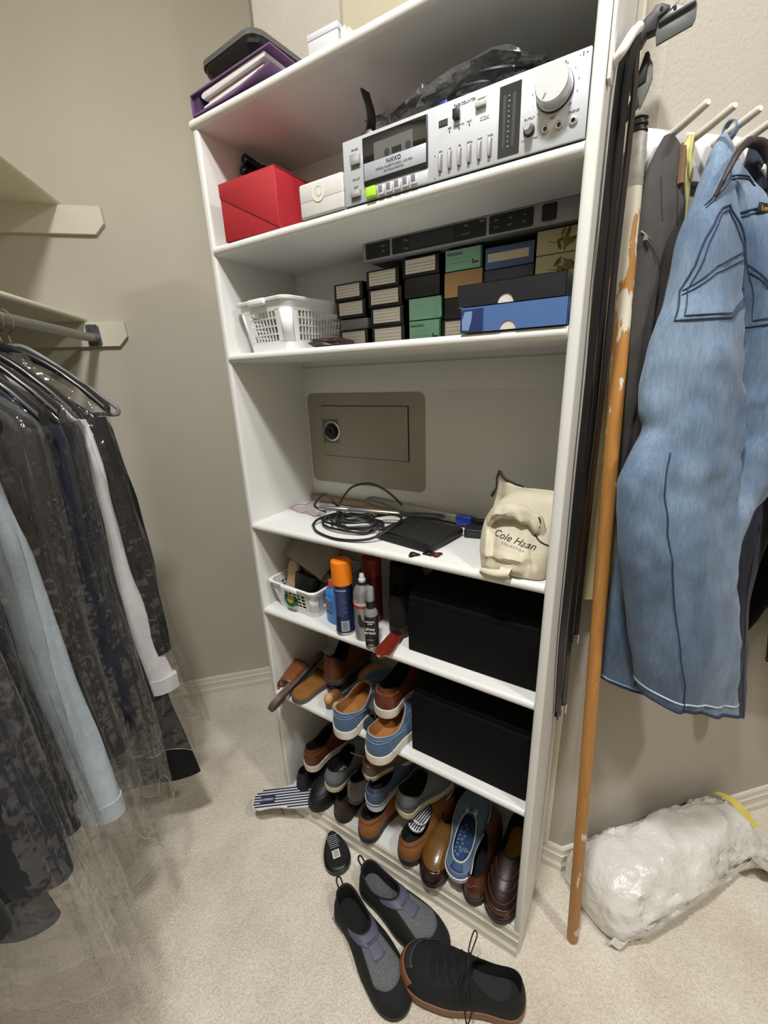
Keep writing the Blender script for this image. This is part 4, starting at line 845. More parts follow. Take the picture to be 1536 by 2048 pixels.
# ---- dark strap sandals between them
M_STRAP = mat('charcoal rubber', '#26292C', .6)
def sandal(label, loc, rot, m_sole, m_bed, m_strap, L=.27, W=.098, straps=((.30, .62),), name='sandal', th=.022, h=.055):
    t = thing(name, label, 'sandal', loc, 0, 'shoes on the bookcase', rot); q = Shoe.__new__(Shoe); q.L, q.W, q.hw, q.pt, q.side = L, W, .78, 0, 1
    N = 44; R_ = lambda z, g: [q.outline(2*PI*k/N, z, g) for k in range(N)]
    loft('sole', [R_(0, -.002), R_(.002, .001), R_(th, .001), R_(th+.0005, -.002)], m_sole, t); loft('footbed', [R_(th, -.003), R_(th+.003, -.004), R_(th+.002, -.010), R_(th+.0018, -.02)], m_bed, t)
    for u0, u1 in straps:
        g = []
        for j in range(9):
            u = u0+(u1-u0)*j/8; c = q.hwid(u); r = []
            for k in range(15):
                a = PI*k/14; r.append(Vector((u*L, (c+.003)*math.cos(a)+.05*W*math.sin(PI*u), th*.6+h*(.75+.35*(j/8 if u1 < .75 else 1-j/8))*math.sin(a)**.8)))
            g.append(r)
        sheet('strap', g, m_strap, t, .003)
    return t
M_SLIDE = leather('saddle brown leather', '#7A4520'); M_FOOTB = mat('worn tan footbed', '#8A5C26', .6, var=.12, vscale=18); M_SLS = mat('slide sole brown grey', '#5A4B47', .6)
sandal('brown leather slide sandal lying flat at the left of the shelf', (.110, -.010, Z6), (0, 0, math.radians(80)), M_SLS, M_FOOTB, M_SLIDE, L=.265, W=.092, straps=((.48, .74),), name='slide_sandal', th=.016, h=.05)
sandal('brown leather slide sandal propped on edge against the left panel', (.082, -.075, Z6+.008), (math.radians(-60), 0, math.radians(96)), M_SLS, mat('tan inside leather', '#A5713C', .55, var=.08, vscale=18), M_SLIDE, L=.29, W=.092, straps=((.30, .62),), name='slide_sandal', th=.018, h=.055)
sandal('charcoal rubber sandal lying behind the slides', (.185, .090, Z6), (0, 0, math.radians(80)), M_STRAP, mat('charcoal footbed', '#303438', .7), M_STRAP, L=.175, W=.09, straps=((.1, .32), (.5, .75)))
sandal('charcoal strap sandal wedged between the blue slip-ons', (.378, .010, Z6), (0, 0, math.radians(86)), M_STRAP, MATS['charcoal footbed'], M_STRAP, L=.255, W=.075, straps=((.06, .2), (.32, .46), (.62, .78)), h=.075)
s = Shoe('leather_shoe', 'chestnut leather shoe standing heel out above the wooden shoe trees', (.214, .052, Z6+.064), math.radians(92), M_BROWN, mat('grey brown rubber', '#4A403A', .65), M_BLIN, ts=.020, W=.094, L=.212, hh=.10, th=.11)
# ---- wooden shoe trees
M_CEDAR = mat('pale shoe tree wood', '#C49A66', .55, var=.1, vscale=16, stretch=(3, 12, 12)); M_CEDARD = mat('shoe tree heel band', '#7A5230', .5)
for k, (x, y, yw) in enumerate(((.226, .012, 78), (.270, -.004, 76))):
    t = thing('shoe_tree', ['left of two pale wooden shoe trees beside the blue slip-ons', 'right of two pale wooden shoe trees, partly behind a blue slip-on'][k], 'shoe tree', (x, y, Z6), 0, 'wooden shoe trees', (0, 0, math.radians(yw)))
    def egg(x0, x1, w_, h_, n=10, z0=0):
        rs = []
        for i in range(n+1):
            u = i/n; f = math.sin(PI*min(.98, max(.02, u)))**.5; rs.append([Vector((x0+(x1-x0)*u, w_*f*math.cos(2*PI*j/18), z0+h_*.52+h_*.5*f*math.sin(2*PI*j/18)*1.0)) for j in range(18)])
        return rs
    loft('heel_knob', egg(0, .062, .019, .058), M_CEDARD, t); loft('heel_face', egg(-.003, .03, .016, .036, z0=.022), M_CEDAR, t); tube('spring_bar', [(.055, 0, .032), (.15, 0, .03)], .005, M_CHROME, t, 10); loft('toe_block', egg(.14, .245, .034, .05), M_CEDAR, t)
# ---- black ankle boot on the shelf above, behind the spray bottles
s = Shoe('ankle_boot', 'black leather ankle boot in the shadow beside the spray bottles', (.456, .062, H[4]+.0005), math.radians(88), MATS['black lining'], mat('dark stacked heel', '#2A1A12', .5), M_BLIN, W=.076, L=.205, ts=.030, hh=.125, hm=.125, th=.13, c0=.0, c1=.46, cw=.86, toe=.05)
s = Shoe('ankle_boot', 'black leather ankle boot behind the red-capped can', (.420, .125, H[4]+.0005), math.radians(88), MATS['black lining'], MATS['dark stacked heel'], M_BLIN, W=.070, L=.15, ts=.030, hh=.175, hm=.175, th=.18, c0=.0, c1=.7, cw=.86, toe=.05)
# ================================================================ bottom shelf
# lower layer standing on the shelf
s = Shoe('dress_shoe', 'plain black shoe at the far left of the bottom shelf', (.066, .004, Z7), math.radians(88), M_BLK, M_KSOLE, M_BLIN, W=.086, L=.265, hh=.08)
s = Shoe('dress_shoe', 'black moccasin with raised seams, toe out at the bottom left', (.142, .258, Z7), math.radians(-88), M_BLK, M_KSOLE, M_BLIN, W=.088, L=.285, hh=.08, toe=.05, ts=.016)
for sg in (1, -1): s.line('raised_seam', [(PI-sg*(.5+.05*j), .30+.075*j) for j in range(9)], .0012, mat('grey black seam', '#2C2B2B', .4), .0012)
s.line('raised_seam', [(PI-.5+1.0*j/10, .30-.06*math.sin(PI*j/10)) for j in range(11)], .0012, MATS['grey black seam'], .0012)
s = Shoe('leather_shoe', 'very dark brown leather shoe, heel out, third along the bottom shelf', (.250, -.010, Z7), math.radians(86), M_DKBR, M_KSOLE, M_BLIN, W=.092, L=.28, ts=.024)
for k, (x, y, yw, lab) in enumerate(((.358, -.020, 83, 'caramel slip-on with dark rubber sole, the left one'), (.503, -.012, 84, 'caramel slip-on with striped insoles stuffed in it'))):
    s = Shoe('slip_on_shoe', lab, (x, y, Z7), math.radians(yw), M_CARAM, M_GSOLE, M_BLIN, W=.098, L=.285, ts=.026, hh=.092, hm=.076, th=.10, cw=.66, side=(1, -1)[k])
    s.line('stitching', [(a, .74+.05*math.cos(a*2)) for a in [-1.2+2.4*j/12 for j in range(13)]], .0009, mat('caramel thread', '#6E451F', .7)); s.line('stitching', [(a, .68+.05*math.cos(a*2)) for a in [-1.2+2.4*j/12 for j in range(13)]], .0009, MATS['caramel thread'])
s = Shoe('dress_shoe', 'glossy golden brown dress shoe with dark toe rim, toe out', (.585, .262, Z7), math.radians(-88), leather('golden brown polished', '#6F4E26', rough=.22), mat('dark brown sole', '#1E1411', .4), M_BLIN, W=.092, L=.29, ts=.014, toe=.04, hh=.08, side=-1)
s.patch('toe_rim', PI-1.05, PI+1.05, .0, .30, mat('dark brown polish', '#2A1812', .2), .0012); s.line('welt_highlight', [(PI-.8+1.6*j/12, .31) for j in range(13)], .0010, MATS['golden brown polished'], .0012)
s = Shoe('dress_shoe', 'reddish brown leather shoe, heel out, between the blue slip-on and the loafer', (.719, -.006, Z7), math.radians(96), leather('reddish brown leather', '#5A3220', rough=.4), M_GSOLE, M_BLIN, W=.086, L=.28, ts=.024, hh=.10, hm=.085, th=.105)
s.line('crease', [(-.3+.6*j/6, .55+.1*math.sin(j)) for j in range(7)], .0010, mat('reddish highlight', '#8A5A40', .4), .001)  # lighter line paints a highlight along the crease
s = Shoe('loafer', 'dark brown ridged leather loafer with amber insole, toe out at the right', (.785, .274, Z7), math.radians(-89), leather('espresso leather', '#2C1A14', rough=.38), mat('espresso sole', '#160E0B', .5), mat('dark lining', '#181110', .7), W=.094, L=.285, ts=.014, toe=.05, th=.095, hh=.09, c1=.60, cw=.74, m_insole=mat('amber insole', '#A8741C', .5), side=-1)
for k in range(4):
    v0 = .26+.17*k; s.line('leather_ridge', [(PI-.85+1.7*j/12+.0, v0-.10*math.sin(PI*j/12)) for j in range(13)], .0022, mat('espresso ridge', '#44302A', .35), .0012)
s.patch('toe_patch', PI-.75, PI+.75, .05, .24, leather('brown toe leather', '#43261A', rough=.35), .001)
# upper layer lying across them
s = Shoe('leather_sneaker', 'chestnut leather sneaker with white sole on top of the black shoes', (.106, .014, Z7+.118), math.radians(82), M_BROWN, M_WSOLE, M_BLIN, ts=.028, hh=.09, hm=.074, th=.10, W=.09, L=.255)
for v in (.62, .70): s.line('stitching', [(a, v+.04*math.sin(a*2)) for a in [-1.0+2.0*j/12 for j in range(13)]], .0008, MATS['brown thread'])
s = Shoe('slip_on_shoe', 'grey canvas slip-on with letter R on its dark insole', (.206, .004, Z7+.098), math.radians(82), M_GREYC, M_CSOLE, M_BLIN, ts=.020, hh=.080, hm=.066, th=.095, cw=.72, W=.092, L=.264, c1=.48, pitch=math.radians(3), m_insole=mat('navy black insole', '#0B0D16', .7))
text('insole_letter', 'R', .045, mat('grey letter', '#8E9594', .6), s.t, (.070, .0, .0292), (0, 0, -UP), .0008)
s.line('stitching', [(a, .20+.02*math.cos(a*3)) for a in [-1.4+2.8*j/16 for j in range(17)]], .0009, mat('dark grey thread', '#4E5358', .8))
s = Shoe('suede_shoe', 'dark brown suede shoe, heel out, between the grey and blue slip-ons', (.303, .004, Z7+.100), math.radians(88), mat('dark brown suede', '#3A2A22', .95, var=.15, vscale=40, sheen=.2), mat('charcoal sole', '#333435', .65), M_BLIN, W=.078, L=.27, ts=.022)
s = Shoe('boat_shoe', 'taupe suede boat shoe with cream sole on top of the pile', (.318, .062, Z7+.165), math.radians(62), mat('taupe suede', '#5E4A3C', .9, var=.12, vscale=40, sheen=.2), M_CSOLE, M_TANL, W=.088, L=.215, ts=.020, hh=.062, hm=.056, th=.078)
s.line('lace', [(.55, .78), (.2, .86), (-.2, .86), (-.55, .78)], .0022, mat('rawhide lace', '#A08866', .7), .003); tube('lace_end', [s.S(.5, .85)+Vector((0, .003, .004)), s.S(.5, .9)+Vector((-.02, .025, .006)), s.S(.5, .9)+Vector((-.03, .045, .002))], .0022, MATS['rawhide lace'], s.t, 6, 4)
for a in (.35, .8): s.line('eyelet', [(a+.06*math.cos(2*PI*j/8), .62+.05*math.sin(2*PI*j/8)) for j in range(8)], .0012, M_CHROME, .001, True)
s = Shoe('canvas_sneaker', 'slate blue canvas sneaker with white striped sole, heel out', (.366, .018, Z7+.100), math.radians(82), mat('slate blue canvas', '#4C5972', .85, var=.08, vscale=60, bump=.2, bscale=300), mat('bright white rubber', '#D7D8DE', .5), M_BLIN, ts=.027, W=.090, L=.252, hh=.088, hm=.07, th=.1, cw=.62)
s.patch('heel_tab', -.26, .26, .68, 1.0, mat('navy tab', '#22375E', .6), .0016, 8); s.line('sole_stripe', [(a, .015) for a in [-2.6+5.2*j/40 for j in range(41)]], .0015, mat('navy stripe', '#2B3450', .5), .0025); s.line('white_piping', [(a, .06) for a in [-2.6+5.2*j/40 for j in range(41)]], .0012, MATS['bright white rubber'], .002)
s.line('stitching', [(a, .62-.06*abs(a)) for a in [-1.3+2.6*j/14 for j in range(15)]], .0009, mat('slate thread', '#7D8AA3', .8))
s = Shoe('canvas_sneaker', 'grey canvas sneaker with cream sole on the caramel slip-on', (.457, .052, Z7+.102), math.radians(70), mat('smoke grey canvas', '#666A6E', .85, var=.08, vscale=60, bump=.2, bscale=300), M_CSOLE, M_BLIN, ts=.024, W=.10, L=.222, hh=.088, hm=.066, th=.095, cw=.70)
s.line('stitching', [(a, .34-.06*math.cos(a*1.3)) for a in [-1.7+3.4*j/18 for j in range(19)]], .0010, mat('charcoal thread', '#43474B', .8))
s = Shoe('slip_on_shoe', 'blue slip-on with long opening and printed navy insole, tilted on the brown shoes', (.672, -.012, Z7+.064), math.radians(95), mat('steel blue knit', '#566B84', .8, var=.08, vscale=60, bump=.25, bscale=260), mat('pale grey rubber', '#B9BDC2', .5), mat('navy lining', '#27456E', .7), ts=.020, W=.098, L=.27, hh=.05, hm=.045, th=.055, c0=.10, c1=.62, cw=.58, pitch=math.radians(-4), m_insole=mat('navy insole', '#1B3A66', .6))
s.line('sole_piping', [(a, .02) for a in [2*PI*j/40 for j in range(40)]], .0012, mat('white piping', '#E3E6EA', .5), .002, True); s.line('collar_edge', [(2*PI*j/40, 1.0) for j in range(40)], .0020, mat('cream piping', '#D9D6C4', .6), .0005, True)
s.patch('heel_patch', -.3, .3, .45, .85, mat('navy heel patch', '#21406E', .6), .0012, 8); s.line('seam', [(a, .38) for a in [-1.6+3.2*j/16 for j in range(17)]], .0008, mat('blue seam', '#8295AC', .8), .001)
for k in range(9):
    o_ = lathe('insole_dot', [(.0022, 0), (.0034, 0), (.0034, .0006), (.0022, .0006)], mat('insole print', '#8FA4BF', .6), s.t, 12, (.055+.011*k, .010-.005*(k % 2), .0286), ring=True)
    if k < 7: lathe('insole_dot', [(.0014, 0), (.0026, 0), (.0026, .0006), (.0014, .0006)], MATS['insole print'], s.t, 10, (.060+.012*k, .020, .0286), ring=True)
text('insole_word', 'MEN', .016, MATS['insole print'], s.t, (.075, -.006, .0288), (0, 0, -UP+PI), .0004)
tube('pull_loop', [(.165, .006, .058), (.170, .010, .066), (.180, .012, .066), (.186, .004, .060), (.182, -.004, .064), (.172, -.004, .066), (.165, .006, .058)], .0022, mat('grey tape', '#5C6066', .7), s.t, 6, 3); s.patch('tongue_patch', PI-.5, PI-.15, .86, 1.0, mat('cream elastic', '#C4C0B2', .8), .0012, 6); s.patch('tongue_patch', PI+.15, PI+.5, .86, 1.0, MATS['cream elastic'], .0012, 6)
# striped insoles
def insole(label, loc, rot, L=.27, W=.086, brand=False, bend=.0):
    q = Shoe.__new__(Shoe); q.L, q.W, q.hw, q.pt, q.side = L, W, .80, 0, 1; t = thing('striped_insole', label, 'insole', loc, 0, 'striped insoles', rot); N = 44
    bz_ = lambda p: Vector((p.x, p.y, p.z+bend*(p.x/L)**2))
    R_ = lambda z, g: [bz_(q.outline(2*PI*k/N, z, g)) for k in range(N)]
    loft('foam', [R_(0, -.001), R_(.001, 0), R_(.0065, 0), R_(.0072, -.001)], mat('white foam', '#DADADC', .7), t)
    vs = []; fs = []; n = 8
    for j in range(n):
        y = -W*.44+W*.88*(j+.5)/n; w_ = W*.030; seg = []
        for i in range(41):
            u = i/40; h = q.hwid(u)-.002; c = .05*W*math.sin(PI*u)
            if abs(y-c) < h: seg.append(u)
        if len(seg) < 3: continue
        for i, u in enumerate(seg):
            k0 = len(vs); zz = .0076+bend*u*u; vs += [(u*L, y-w_, zz), (u*L, y+w_, zz)]
            if i: fs.append((k0-2, k0-1, k0+1, k0))
    raw('stripes', vs, fs, mat('navy stripes', '#1B2440', .7), t, False)
    if brand:
        box('brand_patch', (.030, -.013, .0072), (.082, .011, .0086), mat('navy patch', '#1C2748', .6), t); text('brand_print', 'SPERRY', .0105, M_WINK, t, (.060, -.001, .0088), (0, 0, 0), .0003, sp=1.05); lathe('emblem', [(.0028, .0086), (.0042, .0086), (.0042, .0091), (.0028, .0091)], M_WINK, t, 14, (.036, -.001, 0), ring=True)
    return t
insole('navy and white striped insole lying with its printed patch outside the bookcase', (-.062, -.104, .078), (math.radians(8), math.radians(-5), math.radians(33)), L=.25, W=.084, brand=True, bend=0)
insole('striped insole, upper of two tucked in the caramel slip-on', (.506, .064, Z7+.083), (math.radians(6), math.radians(3), math.radians(80)), W=.064, L=.2)
insole('striped insole, lower of two tucked in the caramel slip-on', (.502, .048, Z7+.068), (math.radians(4), math.radians(3), math.radians(83)), W=.068, L=.2)
# ================================================================ shoes on the carpet
M_NEO = mat('black neoprene', '#121314', .85, bump=.15, bscale=260); M_MESH = mat('grey mesh', '#5F6264', .8, var=.25, vscale=260, bump=.4, bscale=300); M_OVER = mat('grey violet overlay', '#55566A', .5)
for k, (x, y, yw, lab) in enumerate(((.385, -.066, -6, 'black water shoe with grey mesh toe nearest the bookcase'), (.362, -.148, -22, 'black water shoe partly under the laced sneaker'))):
    s = Shoe('water_shoe', lab, (x, y, .0005), math.radians(yw), M_NEO, M_KSOLE, M_BLIN, W=.108, L=.305, ts=.010, hh=.075, hm=.052, th=.068, toe=.035, c0=.03, c1=.46, cw=.62, group='shoes on the carpet', side=(-1, 1)[k], m_insole=mat('grey sock liner', '#55585A', .8, var=.15, vscale=60) if k == 0 else M_BLIN)
    s.patch('mesh_panel', PI-.72, PI+.72, .42, .86, M_MESH, .0014, 20, 8, edge=lambda f: .86-.0*f)
    s.patch('overlay', PI-1.35, PI+1.35, .84, 1.0, M_OVER, .0024, 24, 4); s.patch('overlay', PI-.30, PI+.30, .70, .90, M_OVER, .0026, 10, 4)
    s.line('collar_binding', [(2*PI*j/40, 1.0) for j in range(40)], .0030, M_NEO, .001, True)
    tube('heel_loop', [Vector((.008, .007, .07)), Vector((-.006, .007, .086)), Vector((-.010, 0, .094)), Vector((-.006, -.007, .086)), Vector((.008, -.007, .07))], .0036, M_NEO, s.t, 8, 4, flat=.6)
    if k == 1: text('side_print', 'SPEEDO', .012, M_OVER, s.t, (.055, -.047, .030), (math.radians(80), 0, math.radians(8)), .0004)
M_KNIT = mat('black knit', '#101112', .85, bump=.3, bscale=240); M_GUM = mat('gum rubber', '#7C5234', .55, var=.1, vscale=30)
s = Shoe('running_sneaker', 'black laced sneaker with brown gum toe on the carpet', (.893, -.098, .004), math.radians(197.5), M_KNIT, M_GUM, M_BLIN, W=.112, L=.315, ts=.026, hh=.088, hm=.068, th=.094, toe=.05, c1=.44, cw=.66, group='shoes on the carpet', pitch=math.radians(-1.5), m_insole=mat('dark grey insole', '#1F2122', .8))
s.patch('toe_guard', PI-.62, PI+.62, 0, .22, M_GUM, .0016, 20, 4); s.patch('side_patch', PI+.62, PI+1.05, .02, .40, mat('charcoal patch', '#2A2B2E', .5), .0016, 8); s.patch('toe_patch', PI-.3, PI+.62, .22, .36, mat('charcoal patch', '#2A2B2E'), .0014, 12, 3)
M_LAC = mat('black lace', '#0E0E0F', .7)
for k in range(5):
    v = .58+.085*k; d = .62+.04*k
    s.line('lace', [(PI-d, v-.02), (PI-d*.4, v+.03), (PI+d*.4, v+.03), (PI+d, v-.02)], .0022, M_LAC, .004); s.line('lace', [(PI-d, v), (PI-d*.3, v+.05), (PI+d*.4, v+.09), (PI+d, v+.09)], .0020, M_LAC, .0045)
c_ = s.S(PI, .98)
tube('lace_bow', [c_+Vector((0, 0, .004)), c_+Vector((-.01, -.03, .018)), c_+Vector((-.02, -.055, .03)), c_+Vector((-.012, -.062, .03)), c_+Vector((-.002, -.035, .014)), c_+Vector((0, 0, .006))], .0018, M_LAC, s.t, 6, 5)
tube('lace_bow', [c_+Vector((0, 0, .004)), c_+Vector((.012, .03, .012)), c_+Vector((.02, .05, .0)), c_+Vector((.010, .06, -.02)), c_+Vector((.0, .035, .004)), c_+Vector((0, 0, .006))], .0018, M_LAC, s.t, 6, 5)
tube('lace_end', [c_+Vector((0, 0, .004)), c_+Vector((.004, .04, .0)), c_+Vector((.0, .068, -.03)), c_+Vector((-.008, .082, -.06))], .0018, M_LAC, s.t, 6, 5); tube('lace_end', [c_+Vector((0, 0, .004)), c_+Vector((-.012, .03, .0)), c_+Vector((-.016, .062, -.03)), c_+Vector((-.004, .088, -.055))], .0018, M_LAC, s.t, 6, 5)
# shoe shine sponge upside down on the carpet
t = thing('shoe_sponge', 'black oval shoe polish sponge lying label up on the carpet', 'shoe sponge', (.266, -.052, .0), 0, None, (0, 0, math.radians(-38)))
def drop(sc, z, g=0):
    r = []
    for k in range(36):
        a = 2*PI*k/36; x = math.cos(a)*.068; y = math.sin(a)*.041*(1+.38*math.cos(a))*(1 if math.cos(a) < .2 else 1); r.append(Vector((x*sc, y*sc, z)))
    return r
loft('shell', [drop(.9, 0), drop(1.0, .004), drop(1.0, .018), drop(.96, .020), drop(.97, .0225), drop(.9, .0265), drop(.88, .027)], mat('black gloss plastic', '#101011', .35), t); loft('label', [drop(.80, .0268), drop(.80, .0275)], mat('label black', '#17181A', .45), t)
box('barcode_patch', (.004, -.014, .0274), (.030, .010, .0280), mat('white patch', '#D9D9D6', .6), t)
for k in range(7): box('barcode_bar', (.007+.003*k, -.010, .0279), (.0082+.003*k, .006, .0282), M_INKD, t)
for k in range(7): box('printed_line', (-.046+.0065*k, -.022+.001*k, .0274), (-.0435+.0065*k, .018-.002*((k*3) % 4), .0277), mat('grey label print', '#8B8C8E', .6), t)
tube('wire_loop', [(-.062, -.010, .012), (-.078, -.012, .016), (-.082, .0, .018), (-.076, .010, .016), (-.062, .008, .012)], .0009, M_CHROME, t, 6, 4)
# broken red rubber band by the moulding
t = thing('rubber_band', 'thin red-brown rubber band on the carpet under the striped insole', 'rubber band', (-.01, -.02, .0))
tube('band', [(.0, .0, .003), (-.02, -.02, .004), (-.05, -.045, .003), (-.02, -.008, .004), (.03, -.022, .003)], .0013, mat('red rubber', '#8A4230', .5), t, 6, 5)
# ================================================================ closet shelves, rod and hanging clothes on the left
def abp(pts): return [tuple(ab(a, b)[:2]) for a, b in pts]
BN = 1.75                                      # how far the shelves run toward the room's front
M_SHU = mat('shelf paint warm white', '#D9D5BE', .5)
def cleat(zb, zt, label, lab2):
    t = thing('closet_shelf', label, 'shelf')
    # board on the wall with one corner cut off, in the (a, z) plane
    pts = [(A0, zb), (-.455, zb), (-.4215, zb+.035), (-.4236, zt), (A0, zt)]
    vs = [ab(a, B0+.0005, z) for a, z in pts]+[ab(a, B0+.018, z) for a, z in pts]; n = len(pts)
    raw('wall_cleat', vs, [tuple(range(n)), tuple(range(2*n-1, n-1, -1))]+[(i, (i+1) % n, n+(i+1) % n, n+i) for i in range(n)], M_CREAM, t, False)
    prof = []
    for k in range(7):
        q = -PI/2+PI*k/6; prof.append((-.5605+.0095*math.cos(q), zt+.0095+.0095*math.sin(q)))
    prof += [(A0+.0005, zt+.019), (A0+.0005, zt)]
    v0 = [ab(a, B0+.0005, z) for a, z in prof]; v1 = [ab(a, BN, z) for a, z in prof]
    loft('board', [v0, v1], M_SHU, t)
    vs = [ab(A0+.0005, B0+.018, zb), ab(A0+.018, B0+.018, zb), ab(A0+.018, B0+.018, zt), ab(A0+.0005, B0+.018, zt)]
    v1 = [ab(A0+.0005, BN, zb), ab(A0+.018, BN, zb), ab(A0+.018, BN, zt), ab(A0+.0005, BN, zt)]
    loft('side_cleat', [vs, v1], M_CREAM, t, smooth=False)
    return t
cleat(2.034, 2.121, 'upper cream closet shelf on wall cleats at the left', '')
cleat(1.659, 1.745, 'lower cream closet shelf above the clothes rod at the left', '')
M_ROD = mat('grey steel rod', '#8E8F8B', .35, metal=.7)
RA, RZ = -.535, 1.688
t = thing('clothes_rod', 'grey steel clothes rod under the lower closet shelf', 'clothes rod', (0, 0, 0))
tube('rod', [ab(RA, B0+.021, RZ), ab(RA, BN, RZ)], .0155, M_ROD, t, 20)
fl = [(RA-.022, 1.668), (RA-.018, 1.660), (RA+.018, 1.660), (RA+.024, 1.668), (RA+.022, 1.728), (RA+.015, 1.736), (RA-.018, 1.736), (RA-.022, 1.728)]
vs = [ab(a, B0+.0185, z) for a, z in fl]+[ab(a, B0+.0225, z) for a, z in fl]; n = len(fl)
f_ = raw('flange', vs, [tuple(range(n)), tuple(range(2*n-1, n-1, -1))]+[(i, (i+1) % n, n+(i+1) % n, n+i) for i in range(n)], mat('zinc plate', '#7C8084', .35, metal=.8), t, False)
tube('rod_socket', [ab(RA, B0+.022, RZ), ab(RA, B0+.045, RZ)], .0185, MATS['zinc plate'], t, 20)
for a, z in ((RA-.006, 1.722), (RA+.012, 1.728), (RA-.012, 1.714)): tube('screw', [ab(a, B0+.022, z), ab(a, B0+.0245, z)], .004, M_CHROME, f_, 12)
# ---- garments
def garment(name, cat, label, b, edge, m, th=.032, hem=None, lean=0.0, sleeve=True, seed=0, cuff=None, m_cuff=None, group='clothes hanging on the left rod'):
    """edge: list of (z, a) giving the outer sleeve line from shoulder to hem; mirrored about the rod"""
    t = thing(name, label, cat, ab(RA, b, 0), 0, group); O = ab(RA, b, 0)
    def ea(z):
        e = edge
        if z >= e[0][0]: return e[0][1]
        for i in range(len(e)-1):
            if e[i+1][0] <= z <= e[i][0]: f = (e[i][0]-z)/(e[i][0]-e[i+1][0]); return e[i][1]+(e[i+1][1]-e[i][1])*f
        return e[-1][1]
    zt = 1.575; zh = hem if hem is not None else edge[-1][0]; rings = []; n = 52; NR = 34
    sw = .055 if sleeve else 0
    for i in range(NR+1):
        z = zt+(zh-zt)*(i/NR)**.9; e = ea(z)
        if z > 1.40: hw_ = .045+(e-RA-.045)*sstep((zt-z)/(zt-1.40))
        else: hw_ = e-RA-sw*sstep((1.40-z)/.12)
        thk = .72*th*(.45+.55*sstep((zt-z)/.16)); bs = lean*((zt-z)/1.2)**1.3; r = []
        for k in range(n):
            p = 2*PI*k/n; ca, sa = math.cos(p), math.sin(p)
            aa = hw_*math.copysign(abs(ca)**.8, ca); bb = thk*math.copysign(abs(sa)**.75, sa)
            g = sstep((1.5-z)/.5); f = .013*nz(aa*11+seed, b*3, z*1.8+seed)+.006*nz(aa*30+seed, 1.5, z*4)
            a_ = RA+max(aa+.006*nz(z*6, seed, sa*2), A0+.02-RA); r.append(ab(a_, b+bb+f*g+bs, z)-O)
        rings.append(r)
    loft('body', rings, m, t)
    if sleeve:
        zc = cuff if cuff else .80
        for sg in (1, -1):
            if sg < 0 and True: continue
            path = []; rad = []; nr = 22; rs = []
            for i in range(nr+1):
                z = 1.435+(zc-1.435)*i/nr; e = ea(z); w_ = .034+.024*sstep((1.435-z)/.10)-.006*sstep((1.0-z)/.4); bs = lean*((zt-z)/1.2)**1.3
                c = e-w_; ring = []
                for k in range(24):
                    p = 2*PI*k/24; q = 1+.13*nz(math.cos(p)*1.5+seed, z*7, math.sin(p)*1.5)
                    ring.append(ab(c+w_*math.cos(p)*q, b+.004+(w_*.58)*math.sin(p)*q+.010*nz(z*5, seed, 2)+bs, z)-O)
                rs.append(ring)
            loft('sleeve', rs, m, t)
            if m_cuff:
                z0 = zc; cr = [[p+Vector((0, 0, dz)) for p in rs[-1]] for dz in (.045, -.006)]; cen = [sum(r, Vector())/24 for r in cr]
                loft('cuff', [[c_+(p-c_)*1.025 for p in r] for r, c_ in zip(cr, cen)], m_cuff, t)
    return t
def hanger(label, b, m, style, am=-.315, mh=None):
    t = thing('clothes_hanger', label, 'hanger', ab(RA, b, 0), 0, 'hangers on the left rod'); O = ab(RA, b, 0); P = lambda a, z, db=0: ab(a, b+db, z)-O
    hk = [P(RA+.004, 1.628), P(RA+.004, 1.648), P(RA+.018, 1.664), P(RA+.0215, 1.690), P(RA+.008, 1.7075), P(RA-.012, 1.7045), P(RA-.0215, 1.686)]
    tube('hook', hk, .0018, mh or M_CHROME, t, 8, 6)
    for sg in (1, -1):
        am_ = (am-RA)*sg
        if style == 'tube':
            tube('shoulder', [P(RA, 1.622), P(RA+.03*sg, 1.618), P(RA+am_*.35, 1.585), P(RA+am_*.75, 1.507), P(RA+am_*.96, 1.462), P(RA+am_, 1.448), P(RA+am_*.97, 1.437), P(RA+am_*.8, 1.440)], .0055, m, t, 10, 5)
        else:
            rs = []
            for i in range(12):
                u = i/11; a_ = RA+am_*u; z = 1.612-.04*u-.115*u*u; h_ = .014-.003*u+(.006*u if u > .8 else 0); w_ = .007+.014*u
                rs.append([P(a_, z+h_*math.sin(2*PI*k/14), w_*math.cos(2*PI*k/14)) for k in range(14)])
            loft('shoulder', rs, m, t)
    if style == 'tube': tube('trouser_bar', [P(RA-.17, 1.440), P(RA+.17, 1.440)], .0055, m, t, 10)
    return t
M_HGREY = mat('grey plastic hanger', '#75777A', .35); M_HBLK = mat('black hanger plastic', '#1B1A1B', .3)
def cloth(n, c, **k): return mat(n, c, .9, bump=.06, bscale=260, var=.06, vscale=30, sheen=.06, spec=.2, **k)
C_BLACK = cloth('black wool', '#101012'); C_CHAR = cloth('charcoal wool', '#232427'); C_NAVY = cloth('navy wool', '#181C2A'); C_WHITE = cloth('white shirt cotton', '#D5D2D3'); C_SKY = cloth('pale blue cotton', '#B9C6CE'); C_BROWN = cloth('dark brown wool', '#292522'); C_TAUPE = cloth('taupe cotton', '#6E6455')
hanger('grey tubular hanger, furthest along the left rod', -.125, M_HGREY, 'tube', -.318)
hanger('black contoured hanger behind the grey tubular one', -.085, M_HBLK, 'wood', -.330)
garment('long_coat', 'coat', 'long black wool coat at the far end of the rod', -.085, [(1.46, -.345), (1.40, -.325), (1.2, -.302), (1.0, -.287), (.85, -.287), (.7, -.285), (.5, -.25), (.26, -.205)], C_BLACK, .030, .27, .10, seed=1, cuff=.72)
